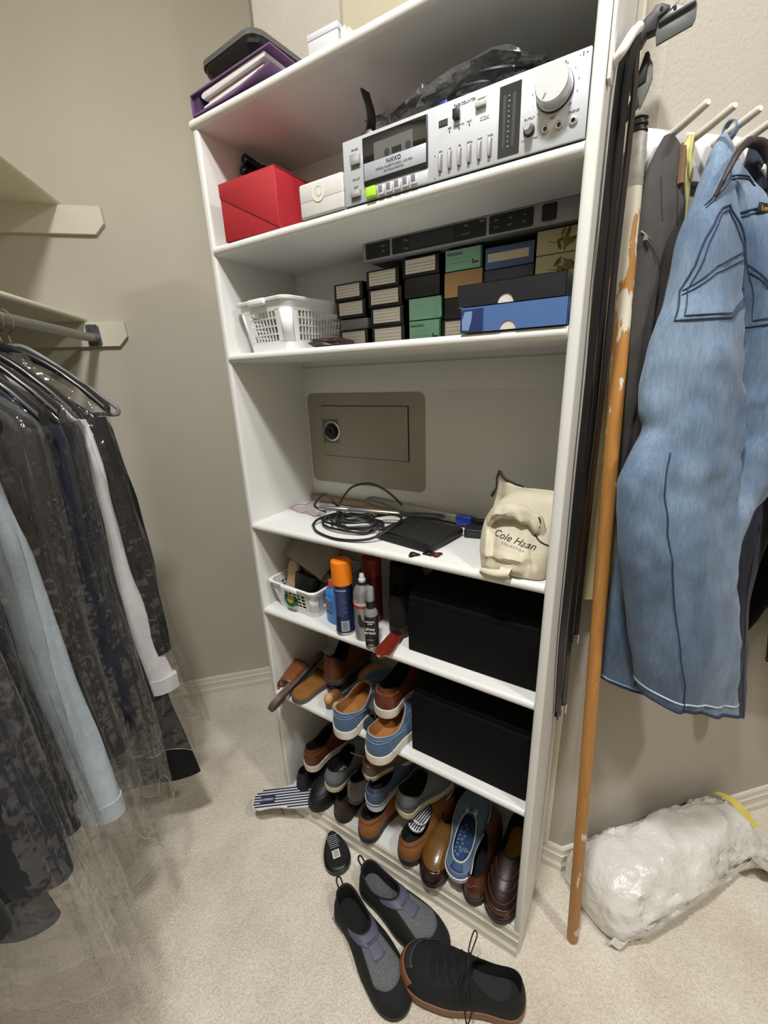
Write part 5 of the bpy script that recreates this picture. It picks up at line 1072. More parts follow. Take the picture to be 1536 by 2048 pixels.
garment('dress_shirt', 'shirt', 'white dress shirt with buttoned cuff beside the black coat', -.010, [(1.46, -.36), (1.40, -.35), (1.2, -.345), (1.0, -.335), (.8, -.318), (.6, -.285)], C_WHITE, .020, .72, .0, seed=4, cuff=.60, m_cuff=C_WHITE)
garment('suit_jacket', 'jacket', 'charcoal suit jacket under plastic next to the white shirt', .055, [(1.46, -.355), (1.40, -.345), (1.2, -.352), (1.0, -.357), (.8, -.345), (.6, -.33), (.5, -.33)], C_CHAR, .030, .48, .02, seed=7, cuff=.62)
garment('suit_jacket', 'jacket', 'navy suit jacket between the charcoal and the brown jacket', .125, [(1.46, -.36), (1.40, -.35), (1.2, -.362), (1.0, -.368), (.8, -.355), (.55, -.345)], C_NAVY, .032, .52, .02, seed=9, cuff=.66)
garment('suit_jacket', 'jacket', 'dark brown wool jacket behind the pale blue shirt', .205, [(1.46, -.37), (1.40, -.36), (1.2, -.370), (1.0, -.385), (.8, -.372), (.55, -.36)], C_BROWN, .030, .50, .02, seed=12, cuff=.60)
garment('dress_shirt', 'shirt', 'pale blue dress shirt showing as a light strip among dark jackets', .290, [(1.46, -.42), (1.35, -.408), (1.2, -.398), (1.0, -.388), (.8, -.378), (.5, -.358)], C_SKY, .022, .56, .02, seed=15, cuff=.50, m_cuff=C_SKY)
garment('suit_jacket', 'jacket', 'charcoal jacket just nearer than the pale blue shirt', .365, [(1.46, -.40), (1.35, -.415), (1.2, -.425), (1.0, -.425), (.8, -.41), (.55, -.395)], cloth('dark charcoal wool', '#1C1D20'), .032, .56, .03, seed=18, cuff=.64)
garment('suit_jacket', 'jacket', 'dark slate jacket in clear plastic in the middle of the rod', .455, [(1.46, -.38), (1.35, -.372), (1.2, -.372), (1.0, -.375), (.8, -.365), (.55, -.355)], cloth('dark slate wool', '#1A1D22'), .034, .58, .03, seed=21, cuff=.66)
garment('suit_jacket', 'jacket', 'midnight blue jacket hanging lowest at the lower left', .575, [(1.46, -.36), (1.35, -.345), (1.2, -.34), (1.0, -.33), (.8, -.318), (.6, -.305)], cloth('midnight wool', '#171A25'), .040, .60, .03, seed=25, cuff=.70)
garment('suit_jacket', 'jacket', 'nearest dark grey jacket at the left edge', .70, [(1.46, -.37), (1.35, -.36), (1.2, -.35), (1.0, -.345), (.8, -.335), (.66, -.33)], cloth('dark grey wool', '#202224'), .036, .70, .02, seed=28, cuff=.76)
for k, b in enumerate((.055, .125, .205, .365, .455, .575)):
    hanger(['black contoured hanger in the charcoal suit jacket', 'black contoured hanger in the navy suit jacket', 'black contoured hanger in the dark brown jacket', 'black contoured hanger in the dark charcoal jacket', 'black contoured hanger in the slate jacket', 'black contoured hanger in the midnight blue jacket'][k], b, M_HBLK, 'wood', -.35)
# ---- clear dry-cleaning bags
def film_mat():
    m = bpy.data.materials.new('garment film'); m.use_nodes = True; nt = m.node_tree; N = nt.nodes; L = nt.links
    for n in list(N):
        if n.type != 'OUTPUT_MATERIAL': N.remove(n)
    out = [n for n in N if n.type == 'OUTPUT_MATERIAL'][0]
    tc = N.new('ShaderNodeTexCoord'); mp = N.new('ShaderNodeMapping'); mp.inputs['Scale'].default_value = (1, 1, .14); L.new(tc.outputs['Object'], mp.inputs[0])
    n1 = N.new('ShaderNodeTexNoise'); n1.inputs['Scale'].default_value = 13; n1.inputs['Detail'].default_value = 3; n1.inputs['Distortion'].default_value = .6; L.new(mp.outputs[0], n1.inputs[0])
    n2 = N.new('ShaderNodeTexNoise'); n2.inputs['Scale'].default_value = 22; n2.inputs['Detail'].default_value = 2; L.new(tc.outputs['Object'], n2.inputs[0])
    b1 = N.new('ShaderNodeBump'); b1.inputs['Strength'].default_value = .5; b1.inputs['Distance'].default_value = .03; L.new(n1.outputs[0], b1.inputs['Height'])
    bp = N.new('ShaderNodeBump'); bp.inputs['Strength'].default_value = .8; bp.inputs['Distance'].default_value = .016; L.new(n2.outputs[0], bp.inputs['Height']); L.new(b1.outputs[0], bp.inputs['Normal'])
    lw = N.new('ShaderNodeLayerWeight'); lw.inputs[0].default_value = .30; L.new(b1.outputs[0], lw.inputs['Normal'])
    pw = N.new('ShaderNodeMath'); pw.operation = 'POWER'; pw.inputs[1].default_value = 3.0; L.new(lw.outputs['Facing'], pw.inputs[0])
    mr = N.new('ShaderNodeMapRange'); mr.inputs[3].default_value = .012; mr.inputs[4].default_value = .30; L.new(pw.outputs[0], mr.inputs[0])
    tr = N.new('ShaderNodeBsdfTransparent'); tr.inputs[0].default_value = (.985, .985, .985, 1); df = N.new('ShaderNodeBsdfDiffuse'); df.inputs[0].default_value = (.85, .85, .86, 1)
    gs = N.new('ShaderNodeBsdfGlossy'); gs.inputs['Roughness'].default_value = .11; L.new(bp.outputs[0], gs.inputs['Normal'])
    m1 = N.new('ShaderNodeMixShader'); L.new(mr.outputs[0], m1.inputs[0]); L.new(tr.outputs[0], m1.inputs[1]); L.new(df.outputs[0], m1.inputs[2])
    l2 = N.new('ShaderNodeLayerWeight'); l2.inputs[0].default_value = .5; L.new(bp.outputs[0], l2.inputs['Normal']); p2 = N.new('ShaderNodeMath'); p2.operation = 'POWER'; p2.inputs[1].default_value = 3.5; L.new(l2.outputs['Facing'], p2.inputs[0])
    fr = N.new('ShaderNodeMapRange'); fr.inputs[3].default_value = .075; fr.inputs[4].default_value = .45; L.new(p2.outputs[0], fr.inputs[0])
    m2 = N.new('ShaderNodeMixShader'); L.new(fr.outputs[0], m2.inputs[0]); L.new(m1.outputs[0], m2.inputs[1]); L.new(gs.outputs[0], m2.inputs[2]); L.new(m2.outputs[0], out.inputs[0]); return m
M_BAG = film_mat()
def film(label, b0, b1, edge, zhem, seed, top=1.60, lean=0.0, n=110, NR=70):
    t = thing('garment_bag', label, 'garment bag', ab(RA, (b0+b1)/2, 0), 0, 'clear garment bags on the left rod'); O = ab(RA, (b0+b1)/2, 0); bc_ = (b0+b1)/2; hb = (b1-b0)/2
    def ea(z):
        e = edge
        if z >= e[0][0]: return e[0][1]
        for i in range(len(e)-1):
            if e[i+1][0] <= z <= e[i][0]: f = (e[i][0]-z)/(e[i][0]-e[i+1][0]); return e[i][1]+(e[i+1][1]-e[i][1])*f
        return e[-1][1]
    rings = []
    for i in range(NR+1):
        u = i/NR; z = top+(zhem-top)*u**.95; r = []
        hw_ = .05+(ea(min(z, 1.42))-RA-.05)*sstep((top-z)/.17); hb_ = hb*(.35+.65*sstep((top-z)/.14)); bs = lean*((top-z)/1.1)**1.4
        for k in range(n):
            p = 2*PI*k/n; ca, sa = math.cos(p), math.sin(p); s1 = math.copysign(abs(ca)**.75, ca); s2 = math.copysign(abs(sa)**.7, sa)
            # long vertical gathers plus small crumples
            w_ = .018*nz(ca*3.5+seed, sa*3.5, z*1.5)+.009*nz(ca*8+seed, sa*8, z*2.4)+.003*nz(ca*14, sa*14+seed, z*9)+sstep((z-1.2)/.2)*(.007*(.3-abs(nz(ca*10+seed, sa*10, z*11)))+.004*(.3-abs(nz(ca*22+seed, sa*22, z*24))))
            fl_ = 1+.10*sstep((z-zhem-.35)/-.35)*nz(ca*3+seed, sa*3, 9)
            a_ = RA+(hw_*fl_+w_)*s1; zz = z+.09*u*u*nz(ca*1.6+seed, sa*1.6, 3)
            r.append(ab(max(a_, A0+.012), bc_+(hb_+w_)*s2+bs, zz)-O)
        rings.append(r)
    loft('film', rings, M_BAG, t, False, False)
    tube('hem_edge', rings[-1], .0009, mat('film edge', '#B4B0A8', .3, alpha=.45), t, 5, 0, True); return t
film('clear garment bag over the black coat, ending in a crumpled hem above the carpet', -.125, .030, [(1.42, -.335), (1.2, -.305), (1.0, -.285), (.8, -.275), (.6, -.245), (.42, -.215)], .43, 2.0, lean=.06)
film('clear garment bag over the charcoal and navy jackets', .030, .165, [(1.42, -.335), (1.2, -.335), (1.0, -.335), (.8, -.325), (.6, -.31), (.35, -.30)], .34, 5.0, lean=.07)
film('clear garment bag around the pale blue shirt and brown jacket', .168, .335, [(1.42, -.35), (1.2, -.352), (1.0, -.358), (.8, -.345), (.5, -.32), (.3, -.30)], .33, 8.0, lean=.06)
film('clear garment bag over the slate jacket with a long hem', .338, .515, [(1.42, -.36), (1.2, -.352), (1.0, -.352), (.8, -.34), (.6, -.32), (.36, -.295)], .36, 11.0, lean=.08)
film('nearest clear garment bag trailing toward the carpet at lower left', .520, .665, [(1.42, -.335), (1.2, -.32), (1.0, -.305), (.8, -.29), (.6, -.27), (.40, -.245)], .42, 14.0, lean=.06)
# ================================================================ peg rail and clothes on the right wall
M_RAIL = mat('rail white paint', '#DEDCDC', .45, bump=.08, bscale=60); M_PEG = mat('peg paint', '#D8D2C6', .4)
t = thing('peg_rail', 'white peg rail with long pegs on the right wall', 'peg rail')
def abbox(name, a0, a1, b0, b1, z0, z1, m, parent, bev=.002):
    o = box(name, (-(a1-a0)/2, -(b1-b0)/2, -(z1-z0)/2), ((a1-a0)/2, (b1-b0)/2, (z1-z0)/2), m, parent, bev); o.location = ab((a0+a1)/2, (b0+b1)/2, (z0+z1)/2); o.rotation_euler = (0, 0, math.radians(45)); return o
# local x runs along a; local y runs along -b
abbox('board', .795, 2.0, BR+.0005, BR+.020, 1.836, 1.911, M_RAIL, t, .003)
pegs = [.848, .901, .953, 1.007, 1.058, 1.11, 1.162, 1.215, 1.268, 1.32]
for a in pegs: tube('peg', [ab(a, BR+.018, 1.896), ab(a-.003, BR+.06, 1.901), ab(a-.008, BR+.102, 1.9065), ab(a-.0085, BR+.106, 1.907)], [.0065, .0065, .006, .004], M_PEG, t, 14)
# ---- cloth shapes lofted between left and right outlines (aL, zL, aR, zR, b, half depth)
JEANS = [(0.924, 1.891, 0.934, 1.891, 0.5, 0.006), (0.899, 1.862, 0.947, 1.865, 0.51, 0.012), (0.874, 1.811, 0.975, 1.818, 0.52, 0.022), (0.856, 1.774, 1.013, 1.776, 0.53, 0.03), (0.832, 1.726, 1.06, 1.732, 0.54, 0.038), (0.819, 1.631, 1.106, 1.631, 0.55, 0.045), (0.805, 1.59, 1.115, 1.583, 0.555, 0.048), (0.792, 1.54, 1.121, 1.528, 0.56, 0.05), (0.781, 1.48, 1.13, 1.457, 0.565, 0.05), (0.781, 1.435, 1.132, 1.403, 0.57, 0.05), (0.791, 1.4, 1.128, 1.353, 0.575, 0.05), (0.769, 1.365, 1.116, 1.308, 0.58, 0.05), (0.741, 1.316, 1.086, 1.253, 0.585, 0.05), (0.739, 1.274, 1.046, 1.209, 0.59, 0.05), (0.751, 1.174, 1.022, 1.149, 0.6, 0.052), (0.77, 1.097, 1.04, 1.043, 0.605, 0.055), (0.808, 0.953, 1.067, 0.902, 0.612, 0.058), (0.846, 0.824, 1.105, 0.734, 0.615, 0.06)]
JLEG2 = [(0.82, 1.322, 0.902, 1.314, 0.50, 0.015), (0.812, 1.249, 0.912, 1.238, 0.505, 0.02), (0.826, 1.135, 0.917, 1.123, 0.51, 0.025), (0.824, 1.017, 0.909, 1.002, 0.515, 0.026), (0.817, 0.899, 0.932, 0.876, 0.52, 0.03), (0.81, 0.809, 0.959, 0.73, 0.525, 0.032)]
GREY = [(0.83, 1.893, 0.843, 1.894, 0.475, 0.006), (0.807, 1.855, 0.866, 1.869, 0.48, 0.012), (0.786, 1.801, 0.877, 1.797, 0.485, 0.02), (0.776, 1.738, 0.877, 1.733, 0.49, 0.022), (0.776, 1.665, 0.875, 1.657, 0.49, 0.023), (0.781, 1.589, 0.864, 1.597, 0.49, 0.023), (0.787, 1.526, 0.867, 1.524, 0.49, 0.023), (0.792, 1.451, 0.87, 1.447, 0.49, 0.023), (0.798, 1.381, 0.884, 1.375, 0.488, 0.022), (0.809, 1.295, 0.864, 1.301, 0.486, 0.02)]
CREAM = [(0.742, 1.671, 0.78, 1.671, 0.462, 0.012), (0.748, 1.547, 0.798, 1.546, 0.465, 0.014), (0.756, 1.401, 0.827, 1.396, 0.468, 0.016), (0.765, 1.238, 0.86, 1.228, 0.468, 0.016), (0.771, 1.119, 0.881, 1.104, 0.468, 0.016), (0.778, 0.99, 0.866, 0.992, 0.468, 0.016)]
YEL = [(0.883, 1.899, 0.894, 1.9, 0.47, 0.004), (0.877, 1.878, 0.899, 1.879, 0.47, 0.006), (0.879, 1.848, 0.9, 1.845, 0.47, 0.006), (0.889, 1.802, 0.905, 1.803, 0.47, 0.006), (0.889, 1.6, 0.925, 1.6, 0.464, 0.01), (0.889, 1.2, 0.935, 1.2, 0.464, 0.01)]
BLACKT = [(0.88, 1.55, 0.93, 1.55, 0.455, 0.006), (0.864, 1.102, 0.95, 1.09, 0.4545, 0.009), (0.873, 0.966, 0.976, 0.949, 0.4545, 0.009), (0.873, 0.839, 0.9, 0.831, 0.4545, 0.009)]
NAVY = [(1.005, 1.893, 1.012, 1.893, 0.49, 0.006), (0.995, 1.858, 1.060, 1.849, 0.495, 0.015), (0.994, 1.781, 1.136, 1.786, 0.498, 0.02), (1.005, 1.539, 1.217, 1.534, 0.50, 0.022), (1.082, 1.216, 1.264, 1.198, 0.505, 0.024), (1.152, 0.975, 1.229, 0.963, 0.51, 0.026), (1.201, 0.805, 1.268, 0.792, 0.51, 0.026), (1.271, 0.566, 1.32, 0.563, 0.51, 0.026)]
BLK1 = [(1.10, 1.893, 1.115, 1.893, 0.48, 0.005), (1.047, 1.791, 1.222, 1.797, 0.464, 0.012), (1.185, 1.197, 1.45, 1.17, 0.462, 0.014), (1.236, 0.946, 1.492, 0.952, 0.462, 0.015), (1.271, 0.819, 1.406, 0.889, 0.462, 0.015), (1.29, 0.751, 1.331, 0.791, 0.462, 0.012)]
BLK2 = [(1.16, 1.893, 1.170, 1.893, 0.50, 0.005), (1.13, 1.78, 1.22, 1.78, 0.53, 0.012), (1.12, 1.535, 1.319, 1.53, 0.545, 0.014), (1.19, 1.213, 1.46, 1.183, 0.555, 0.016), (1.235, 1.016, 1.581, 0.887, 0.56, 0.018), (1.285, 0.773, 1.605, 0.636, 0.56, 0.018)]
class Drape:
    def __init__(s, rows, seed=0, fold=.008, freq=26, ex=.75):
        s.r = rows; s.seed = seed; s.fold = fold; s.freq = freq; s.ex = ex; s.valley = 0
    def row(s, t):
        n = len(s.r)-1; x = max(0, min(n-1e-6, t*n)); i = int(x); f = x-i; P = s.r
        g = lambda k, j: P[max(0, min(n, k))][j]
        out = []
        for j in range(6):
            p0, p1, p2, p3 = g(i-1, j), g(i, j), g(i+1, j), g(i+2, j)
            out.append(.5*(2*p1+(p2-p0)*f+(2*p0-5*p1+4*p2-p3)*f*f+(3*p1-p0-3*p2+p3)*f**3))
        return out
    def P(s, t, phi, off=0):
        aL, zL, aR, zR, b, hb = s.row(t); f = (1-math.cos(phi))/2; sg = math.sin(phi)
        a = aL+(aR-aL)*f; z = zL+(zR-zL)*f; k = min(1, hb/.02)
        w = s.fold*k*(nz(a*s.freq+s.seed, z*2.6, s.seed)+.5*nz(a*s.freq*2.3+s.seed, z*7, 3)+.35*nz(a*30, z*26+s.seed, 5))
        bb = hb*math.copysign(abs(sg)**s.ex, sg) if abs(sg) > 1e-6 else 0
        v_ = 0
        if s.valley and sg > 0:
            fc = .45+.16*sstep((t-.2)/.35)+.2*sstep((t-.6)/.2); v_ = -s.valley*math.exp(-((f-fc)/.045)**2)*sstep((t-.05)/.1)*(1-sstep((t-.68)/.1))
        return ab(a, b+bb+w*(1 if sg > 0 else .35)+v_+off, z)
    def front(s, t, f, off=.0): return s.P(t, math.acos(max(-1, min(1, 1-2*f))), off)
    def build(s, name, m, parent, n=64, nr=70): return loft(name, [[s.P(i/nr, 2*PI*k/n) for k in range(n)] for i in range(nr+1)], m, parent)
G_ = 'clothes hanging on the peg rail'
# denim
def denim(name, c1, c2, c3):
    m = mat(name, c1, .85, bump=.35, bscale=420, bdist=.001, sheen=.15); nt = m.node_tree; N = nt.nodes; L = nt.links; p = N['Principled BSDF']
    tc = N.new('ShaderNodeTexCoord'); mp = N.new('ShaderNodeMapping'); mp.inputs['Scale'].default_value = (1, 1, .35); L.new(tc.outputs['Object'], mp.inputs[0])
    a = N.new('ShaderNodeTexNoise'); a.inputs['Scale'].default_value = 9; a.inputs['Detail'].default_value = 4; L.new(mp.outputs[0], a.inputs[0])
    mp2 = N.new('ShaderNodeMapping'); mp2.inputs['Scale'].default_value = (260, 260, 40); L.new(tc.outputs['Object'], mp2.inputs[0])
    b = N.new('ShaderNodeTexNoise'); b.inputs['Scale'].default_value = 1; b.inputs['Detail'].default_value = 2; L.new(mp2.outputs[0], b.inputs[0])
    r = N.new('ShaderNodeValToRGB'); r.color_ramp.elements[0].position = .30; r.color_ramp.elements[1].position = .72; r.color_ramp.elements[0].color = srgb(c2); r.color_ramp.elements[1].color = srgb(c3); e = r.color_ramp.elements.new(.5); e.color = srgb(c1); L.new(a.outputs[0], r.inputs[0])
    r2 = N.new('ShaderNodeValToRGB'); r2.color_ramp.elements[0].position = .3; r2.color_ramp.elements[1].position = .7; r2.color_ramp.elements[0].color = (.72, .74, .78, 1); r2.color_ramp.elements[1].color = (1, 1, 1, 1); L.new(b.outputs[0], r2.inputs[0])
    mx = N.new('ShaderNodeMixRGB'); mx.blend_type = 'MULTIPLY'; mx.inputs[0].default_value = 1; L.new(r.outputs[0], mx.inputs[1]); L.new(r2.outputs[0], mx.inputs[2]); L.new(mx.outputs[0], p.inputs['Base Color']); return m
M_DENIM = denim('faded blue denim', '#61768E', '#495C75', '#8398AD'); M_DENIMD = denim('dark denim', '#1E2438', '#161A2A', '#2A3147')
M_STITCH = mat('dark denim stitching', '#25324A', .8); M_HEM = mat('pale denim edge', '#A9BCCB', .8)
t = thing('jeans', 'faded light blue jeans hung by a belt loop on the peg rail', 'jeans', (0, 0, 0), 0, G_)
dj = Drape(JEANS, 2.0, .016, 12); dj.valley = .035; dj.build('leg', M_DENIM, t, 80, 96); d2 = Drape(JLEG2, 5.0, .006, 22); d2.build('leg', M_DENIM, t, 48, 40)
def seam(pts, r=.0011, m=None, off=.0015, d=None):
    q = []
    for i in range(len(pts)-1):
        for k in range(6): q.append((pts[i][0]+(pts[i+1][0]-pts[i][0])*k/6, pts[i][1]+(pts[i+1][1]-pts[i][1])*k/6))
    q.append(pts[-1]); tube('stitching', [(d or dj).front(tt, f, off) for tt, f in q], r, m or M_STITCH, t, 6)
pk1 = [(0.2029, 0.15), (0.1941, 0.237), (.24, .36), (0.2868, 0.48), (.32, .39), (0.3544, 0.296), (.356, .15), (0.3574, 0.02), (0.2912, 0.012), (.245, .07)]
pk2 = [(0.2029, 0.458), (0.1956, 0.60), (.1956, .75), (0.2368, 0.835), (0.2941, 0.80), (0.3618, 0.633), (0.3676, 0.543), (.29, .50)]
for pts in (pk1, pk2):
    seam(pts+[pts[0]], .0015); cn = (sum(p[0] for p in pts)/len(pts), sum(p[1] for p in pts)/len(pts)); inn = [(cn[0]+(p[0]-cn[0])*.87, cn[1]+(p[1]-cn[1])*.87) for p in pts]; seam(inn+[inn[0]], .0010)
seam([(.2912, .02), (.2706, .156), (.2574, .386)]); seam([(.297, .02), (.2766, .156), (.2634, .40)]); seam([(.2662, .51), (.2838, .571), (.2897, .642), (.2926, .778)]); seam([(.272, .51), (.2898, .571), (.2957, .642), (.2986, .778)])
seam([(.19, .02), (.1559, .09), (.1074, .37)]); seam([(.197, .03), (.163, .11), (.114, .38)]); seam([(.1132, .459), (.1176, .788), (.1309, .848)]); seam([(.12, .459), (.1245, .788), (.1379, .848)])
seam([(.09, .44), (.1265, .448), (.225, .447), (.3471, .525), (.4544, .585), (.6088, .594), (.70, .72)], .0016, None, .0005)
seam([(.6426, .117), (.7235, .179), (.8309, .244), (.9088, .234), (.9735, .213), (.995, .19)], .0012)
tube('hem_band', [dj.P(.985, 2*PI*k/60, .0) for k in range(60)], .0022, M_HEM, t, 6, 0, True); tube('hem_edge', [dj.P(.9985, 2*PI*k/60, .0) for k in range(60)], .004, M_STITCH, t, 6, 0, True)
tube('hem_band', [d2.P(.98, 2*PI*k/40, .0) for k in range(40)], .0018, M_HEM, t, 6, 0, True); tube('hem_edge', [d2.P(.9985, 2*PI*k/40, .0) for k in range(40)], .0034, M_STITCH, t, 6, 0, True)
c_ = dj.front(.197, .68, .003); o = box('brand_tab', (-.014, -.0012, -.008), (.014, .0012, .008), mat('black tab', '#17160F', .5), t, .001); o.location = c_; o.rotation_euler = (0, .1, math.radians(45)); o2 = text('tab_print', 'Lee', .011, mat('gold thread', '#B89A3C', .5), t, c_+Vector((.0011, -.0011, 0)), (PI/2, 0, math.radians(45)), .0003)
strip_path('belt_loop', [ab(.929, .49, 1.865), ab(.938, .508, 1.885), ab(.946, .508, 1.905), ab(.948, .492, 1.915), ab(.948, .482, 1.905), ab(.936, .492, 1.87)], ab(.010, 0, 0), .002, M_DENIM, t, 5)
# dark grey trousers with zip
t = thing('trousers', 'dark grey trousers hanging on the first peg beside the wooden pole', 'trousers', (0, 0, 0), 0, G_)
M_GREYP = cloth('dark grey twill', '#474442'); dg_ = Drape(GREY, 8.0, .009, 34); dg_.build('body', M_GREYP, t, 56, 60)
tube('waistband_lining', [dg_.front(.10+.10*k/6, .82-.02*k, .003) for k in range(7)], .006, mat('brown lining', '#6B4E37', .8), t, 8, 3)
tube('zip', [dg_.front(.33, .05, .004), dg_.front(.35, .16, .006), dg_.front(.37, .30, .006), dg_.front(.40, .42, .004)], .0016, M_CHROME, t, 6, 4); lathe('zip_pull', [(0, -.004), (.004, -.004), (.004, .004), (0, .004)], M_CHROME, t, 12, tuple(dg_.front(.35, .1, .007)))
lathe('button', [(0, -.003), (.005, -.003), (.005, .003), (0, .003)], mat('dark button', '#1F1E1D', .3), t, 14, tuple(dg_.front(.41, .86, .006)))
for f in (.25, .62, .8): tube('crease', [dg_.front(.18+.12*k/5, f+.03*k, .0008) for k in range(6)], .0009, mat('crease shade', '#2E2C2B', .8), t, 5, 3)  # thin dark lines paint the shade of folds onto the cloth
def hung(name, cat, label, rows, m, seed, fold=.006, fr=30):
    t = thing(name, label, cat, (0, 0, 0), 0, G_); dd = Drape(rows, seed, fold, fr); dd.build('body', m, t, 48, 44); return t, dd
t, dd = hung('shirt', 'shirt', 'cream cotton shirt hanging behind the wooden pole', CREAM, cloth('cream cotton', '#B9AE86'), 11.0); tube('hem', [dd.P(.99, 2*PI*k/40) for k in range(40)], .0016, mat('cream hem', '#A59A72', .8), t, 6, 0, True)
t, dd = hung('shirt', 'shirt', 'pale yellow shirt showing as a sliver behind the jeans', YEL, cloth('pale yellow cotton', '#DCD694'), 14.0, .003); tube('placket', [dd.front(.02+.5*k/6, .5, .001) for k in range(7)], .002, MATS['pale yellow cotton'], t, 6, 2)
t, dd = hung('dark_trousers', 'trousers', 'black trousers peeking out left of the jeans hem', BLACKT, cloth('black twill', '#0E0E10'), 17.0, .003); tube('hem', [dd.P(.99, 2*PI*k/40) for k in range(40)], .0014, MATS['black twill'], t, 6, 0, True)
t, dd = hung('dark_jeans', 'jeans', 'dark navy jeans hanging right behind the light jeans', NAVY, M_DENIMD, 20.0); tube('side_seam', [dd.front(.6+.4*k/8, .55, .001) for k in range(9)], .0013, mat('navy seam', '#343B55', .8), t, 6, 3)
t, dd = hung('dark_trousers', 'trousers', 'black trousers against the wall at the right edge', BLK1, MATS['black twill'], 23.0); tube('hem', [dd.P(.99, 2*PI*k/40) for k in range(40)], .0014, MATS['black twill'], t, 6, 0, True)
t, dd = hung('dark_trousers', 'trousers', 'near black corduroy trousers at the very right edge', BLK2, cloth('soft black cord', '#18181A'), 26.0, .006); tube('hem', [dd.P(.99, 2*PI*k/40) for k in range(40)], .0016, mat('grey hem thread', '#3A3E46', .8), t, 6, 0, True)
# braided belt looped over the pegs
M_BRAID = mat('braided dark leather', '#2A2224', .5, bump=.6, bscale=120, var=.2, vscale=90)
t = thing('braided_belt', 'dark braided belt looped around the jeans at the pegs', 'belt', (0, 0, 0), 0, G_)
tube('braid', [ab(.862, .565, 1.775), ab(.872, .57, 1.805), ab(.892, .565, 1.835), ab(.925, .55, 1.858), ab(.955, .53, 1.868), ab(.985, .525, 1.868), ab(1.004, .53, 1.85), ab(1.006, .54, 1.825), ab(.996, .556, 1.785), ab(.99, .566, 1.75)], [.003, .004, .005, .006, .008, .009, .010, .010, .010, .009], M_BRAID, t, 10, 6)
tube('cord_end', [ab(.985, .525, 1.868), ab(1.01, .52, 1.862), ab(1.028, .52, 1.852)], .003, M_BLACKP, t, 6, 4)
t = thing('clothes_hanger', 'white plastic clip hanger between the pegs at the right', 'hanger', (0, 0, 0), 0, None)
tube('hook', [ab(1.058, .50, 1.915), ab(1.04, .506, 1.915), ab(1.032, .51, 1.89), ab(1.03, .515, 1.865)], .003, mat('white hanger plastic', '#E4E2DE', .4), t, 8, 5); tube('loop', [ab(1.00, .525, 1.835), ab(1.02, .525, 1.848), ab(1.05, .52, 1.845), ab(1.06, .52, 1.825), ab(1.03, .525, 1.818)], .004, MATS['white hanger plastic'], t, 8, 4, True)
# ================================================================ things hanging beside the bookcase
M_HOOK = mat('white enamel hook', '#E6E3DD', .35)
t = thing('coat_hook', 'white double coat hook screwed to the bookcase side', 'hook', (0, 0, 0))
box('back_plate', (W+.0006, -.002+.006, 1.885), (W+.006, .026, 2.04), M_HOOK, t, .002); tube('prong', [(W+.004, .016, 1.905), (W+.016, .012, 1.915), (W+.022, .045, 1.945), (W+.022, .095, 1.975), (W+.021, .122, 1.99)], [.006, .006, .006, .0065, .007], M_HOOK, t, 12, 6)
tube('prong', [(W+.004, .016, 2.03), (W+.014, .012, 2.028), (W+.016, .022, 2.02), (W+.014, .035, 2.03)], .0045, M_HOOK, t, 10, 5)
M_STR = mat('black leather strap', '#131214', .38, bump=.1, bscale=120); M_STB = mat('dark brown strap', '#241712', .4)
def belt(label, pts, wy, m, tip=None):
    t = thing('leather_belt', label, 'belt', (0, 0, 0), 0, 'belts hanging on the bookcase side'); strip_path('strap', pts, wy, .0035, m, t, 8); return t
S1 = [(.876, .06, 1.952), (0.868, 0.056, 1.922), (0.866, 0.056, 1.858), (0.866, 0.057, 1.759), (0.866, 0.058, 1.649), (0.866, 0.073, 1.494), (0.866, 0.078, 1.312), (0.866, 0.089, 1.13), (0.866, 0.101, 0.929), (0.866, 0.16, 0.70), (.866, .165, .685)]
S2 = [(.877, .08, 1.962), (0.876, 0.06, 1.915), (0.8745, 0.062, 1.849), (0.874, 0.066, 1.758), (0.874, 0.088, 1.622), (0.874, 0.123, 1.456), (0.874, 0.129, 1.259), (0.874, 0.14, 1.086), (0.874, 0.165, 0.873), (0.874, 0.20, 0.69)]
S3 = [(.878, .10, 1.975), (0.883, 0.09, 1.90), (0.884, 0.09, 1.831), (0.884, 0.095, 1.744), (0.884, 0.105, 1.606), (0.884, 0.13, 1.457), (0.884, 0.145, 1.265), (0.883, 0.18, 1.007), (0.883, 0.20, 0.905)]
t = belt('black belt hanging closest to the bookcase panel', S1, [(.006, .012, 0), (.0085, .012, 0), (.009, .012, 0), (.012, .012, 0)], M_STR)
lathe('belt_tip', [(0, 0), (.012, 0), (.012, .003), (0, .003)], mat('dark grey leather', '#2C2B2B', .45), t, 18).matrix_local = Matrix.Translation((.8655, .165, .682)) @ Matrix.Rotation(PI/2, 4, 'Y')
t = belt('black belt hanging second from the bookcase panel', S2, [(.005, .012, 0), (.006, .012, 0), (.006, .014, 0), (.008, .014, 0)], M_STR); tube('buckle', [(.868, .20, .69), (.880, .20, .69), (.880, .20, .665), (.868, .20, .665)], .0018, M_CHROME, t, 6, 0, True)
t = belt('dark brown belt hanging furthest from the bookcase panel', S3, [(.004, .012, 0), (.005, .014, 0), (.0065, .016, 0)], M_STB); tube('buckle', [(.877, .20, .905), (.889, .20, .905), (.889, .20, .88), (.877, .20, .88)], .0018, M_CHROME, t, 6, 0, True)
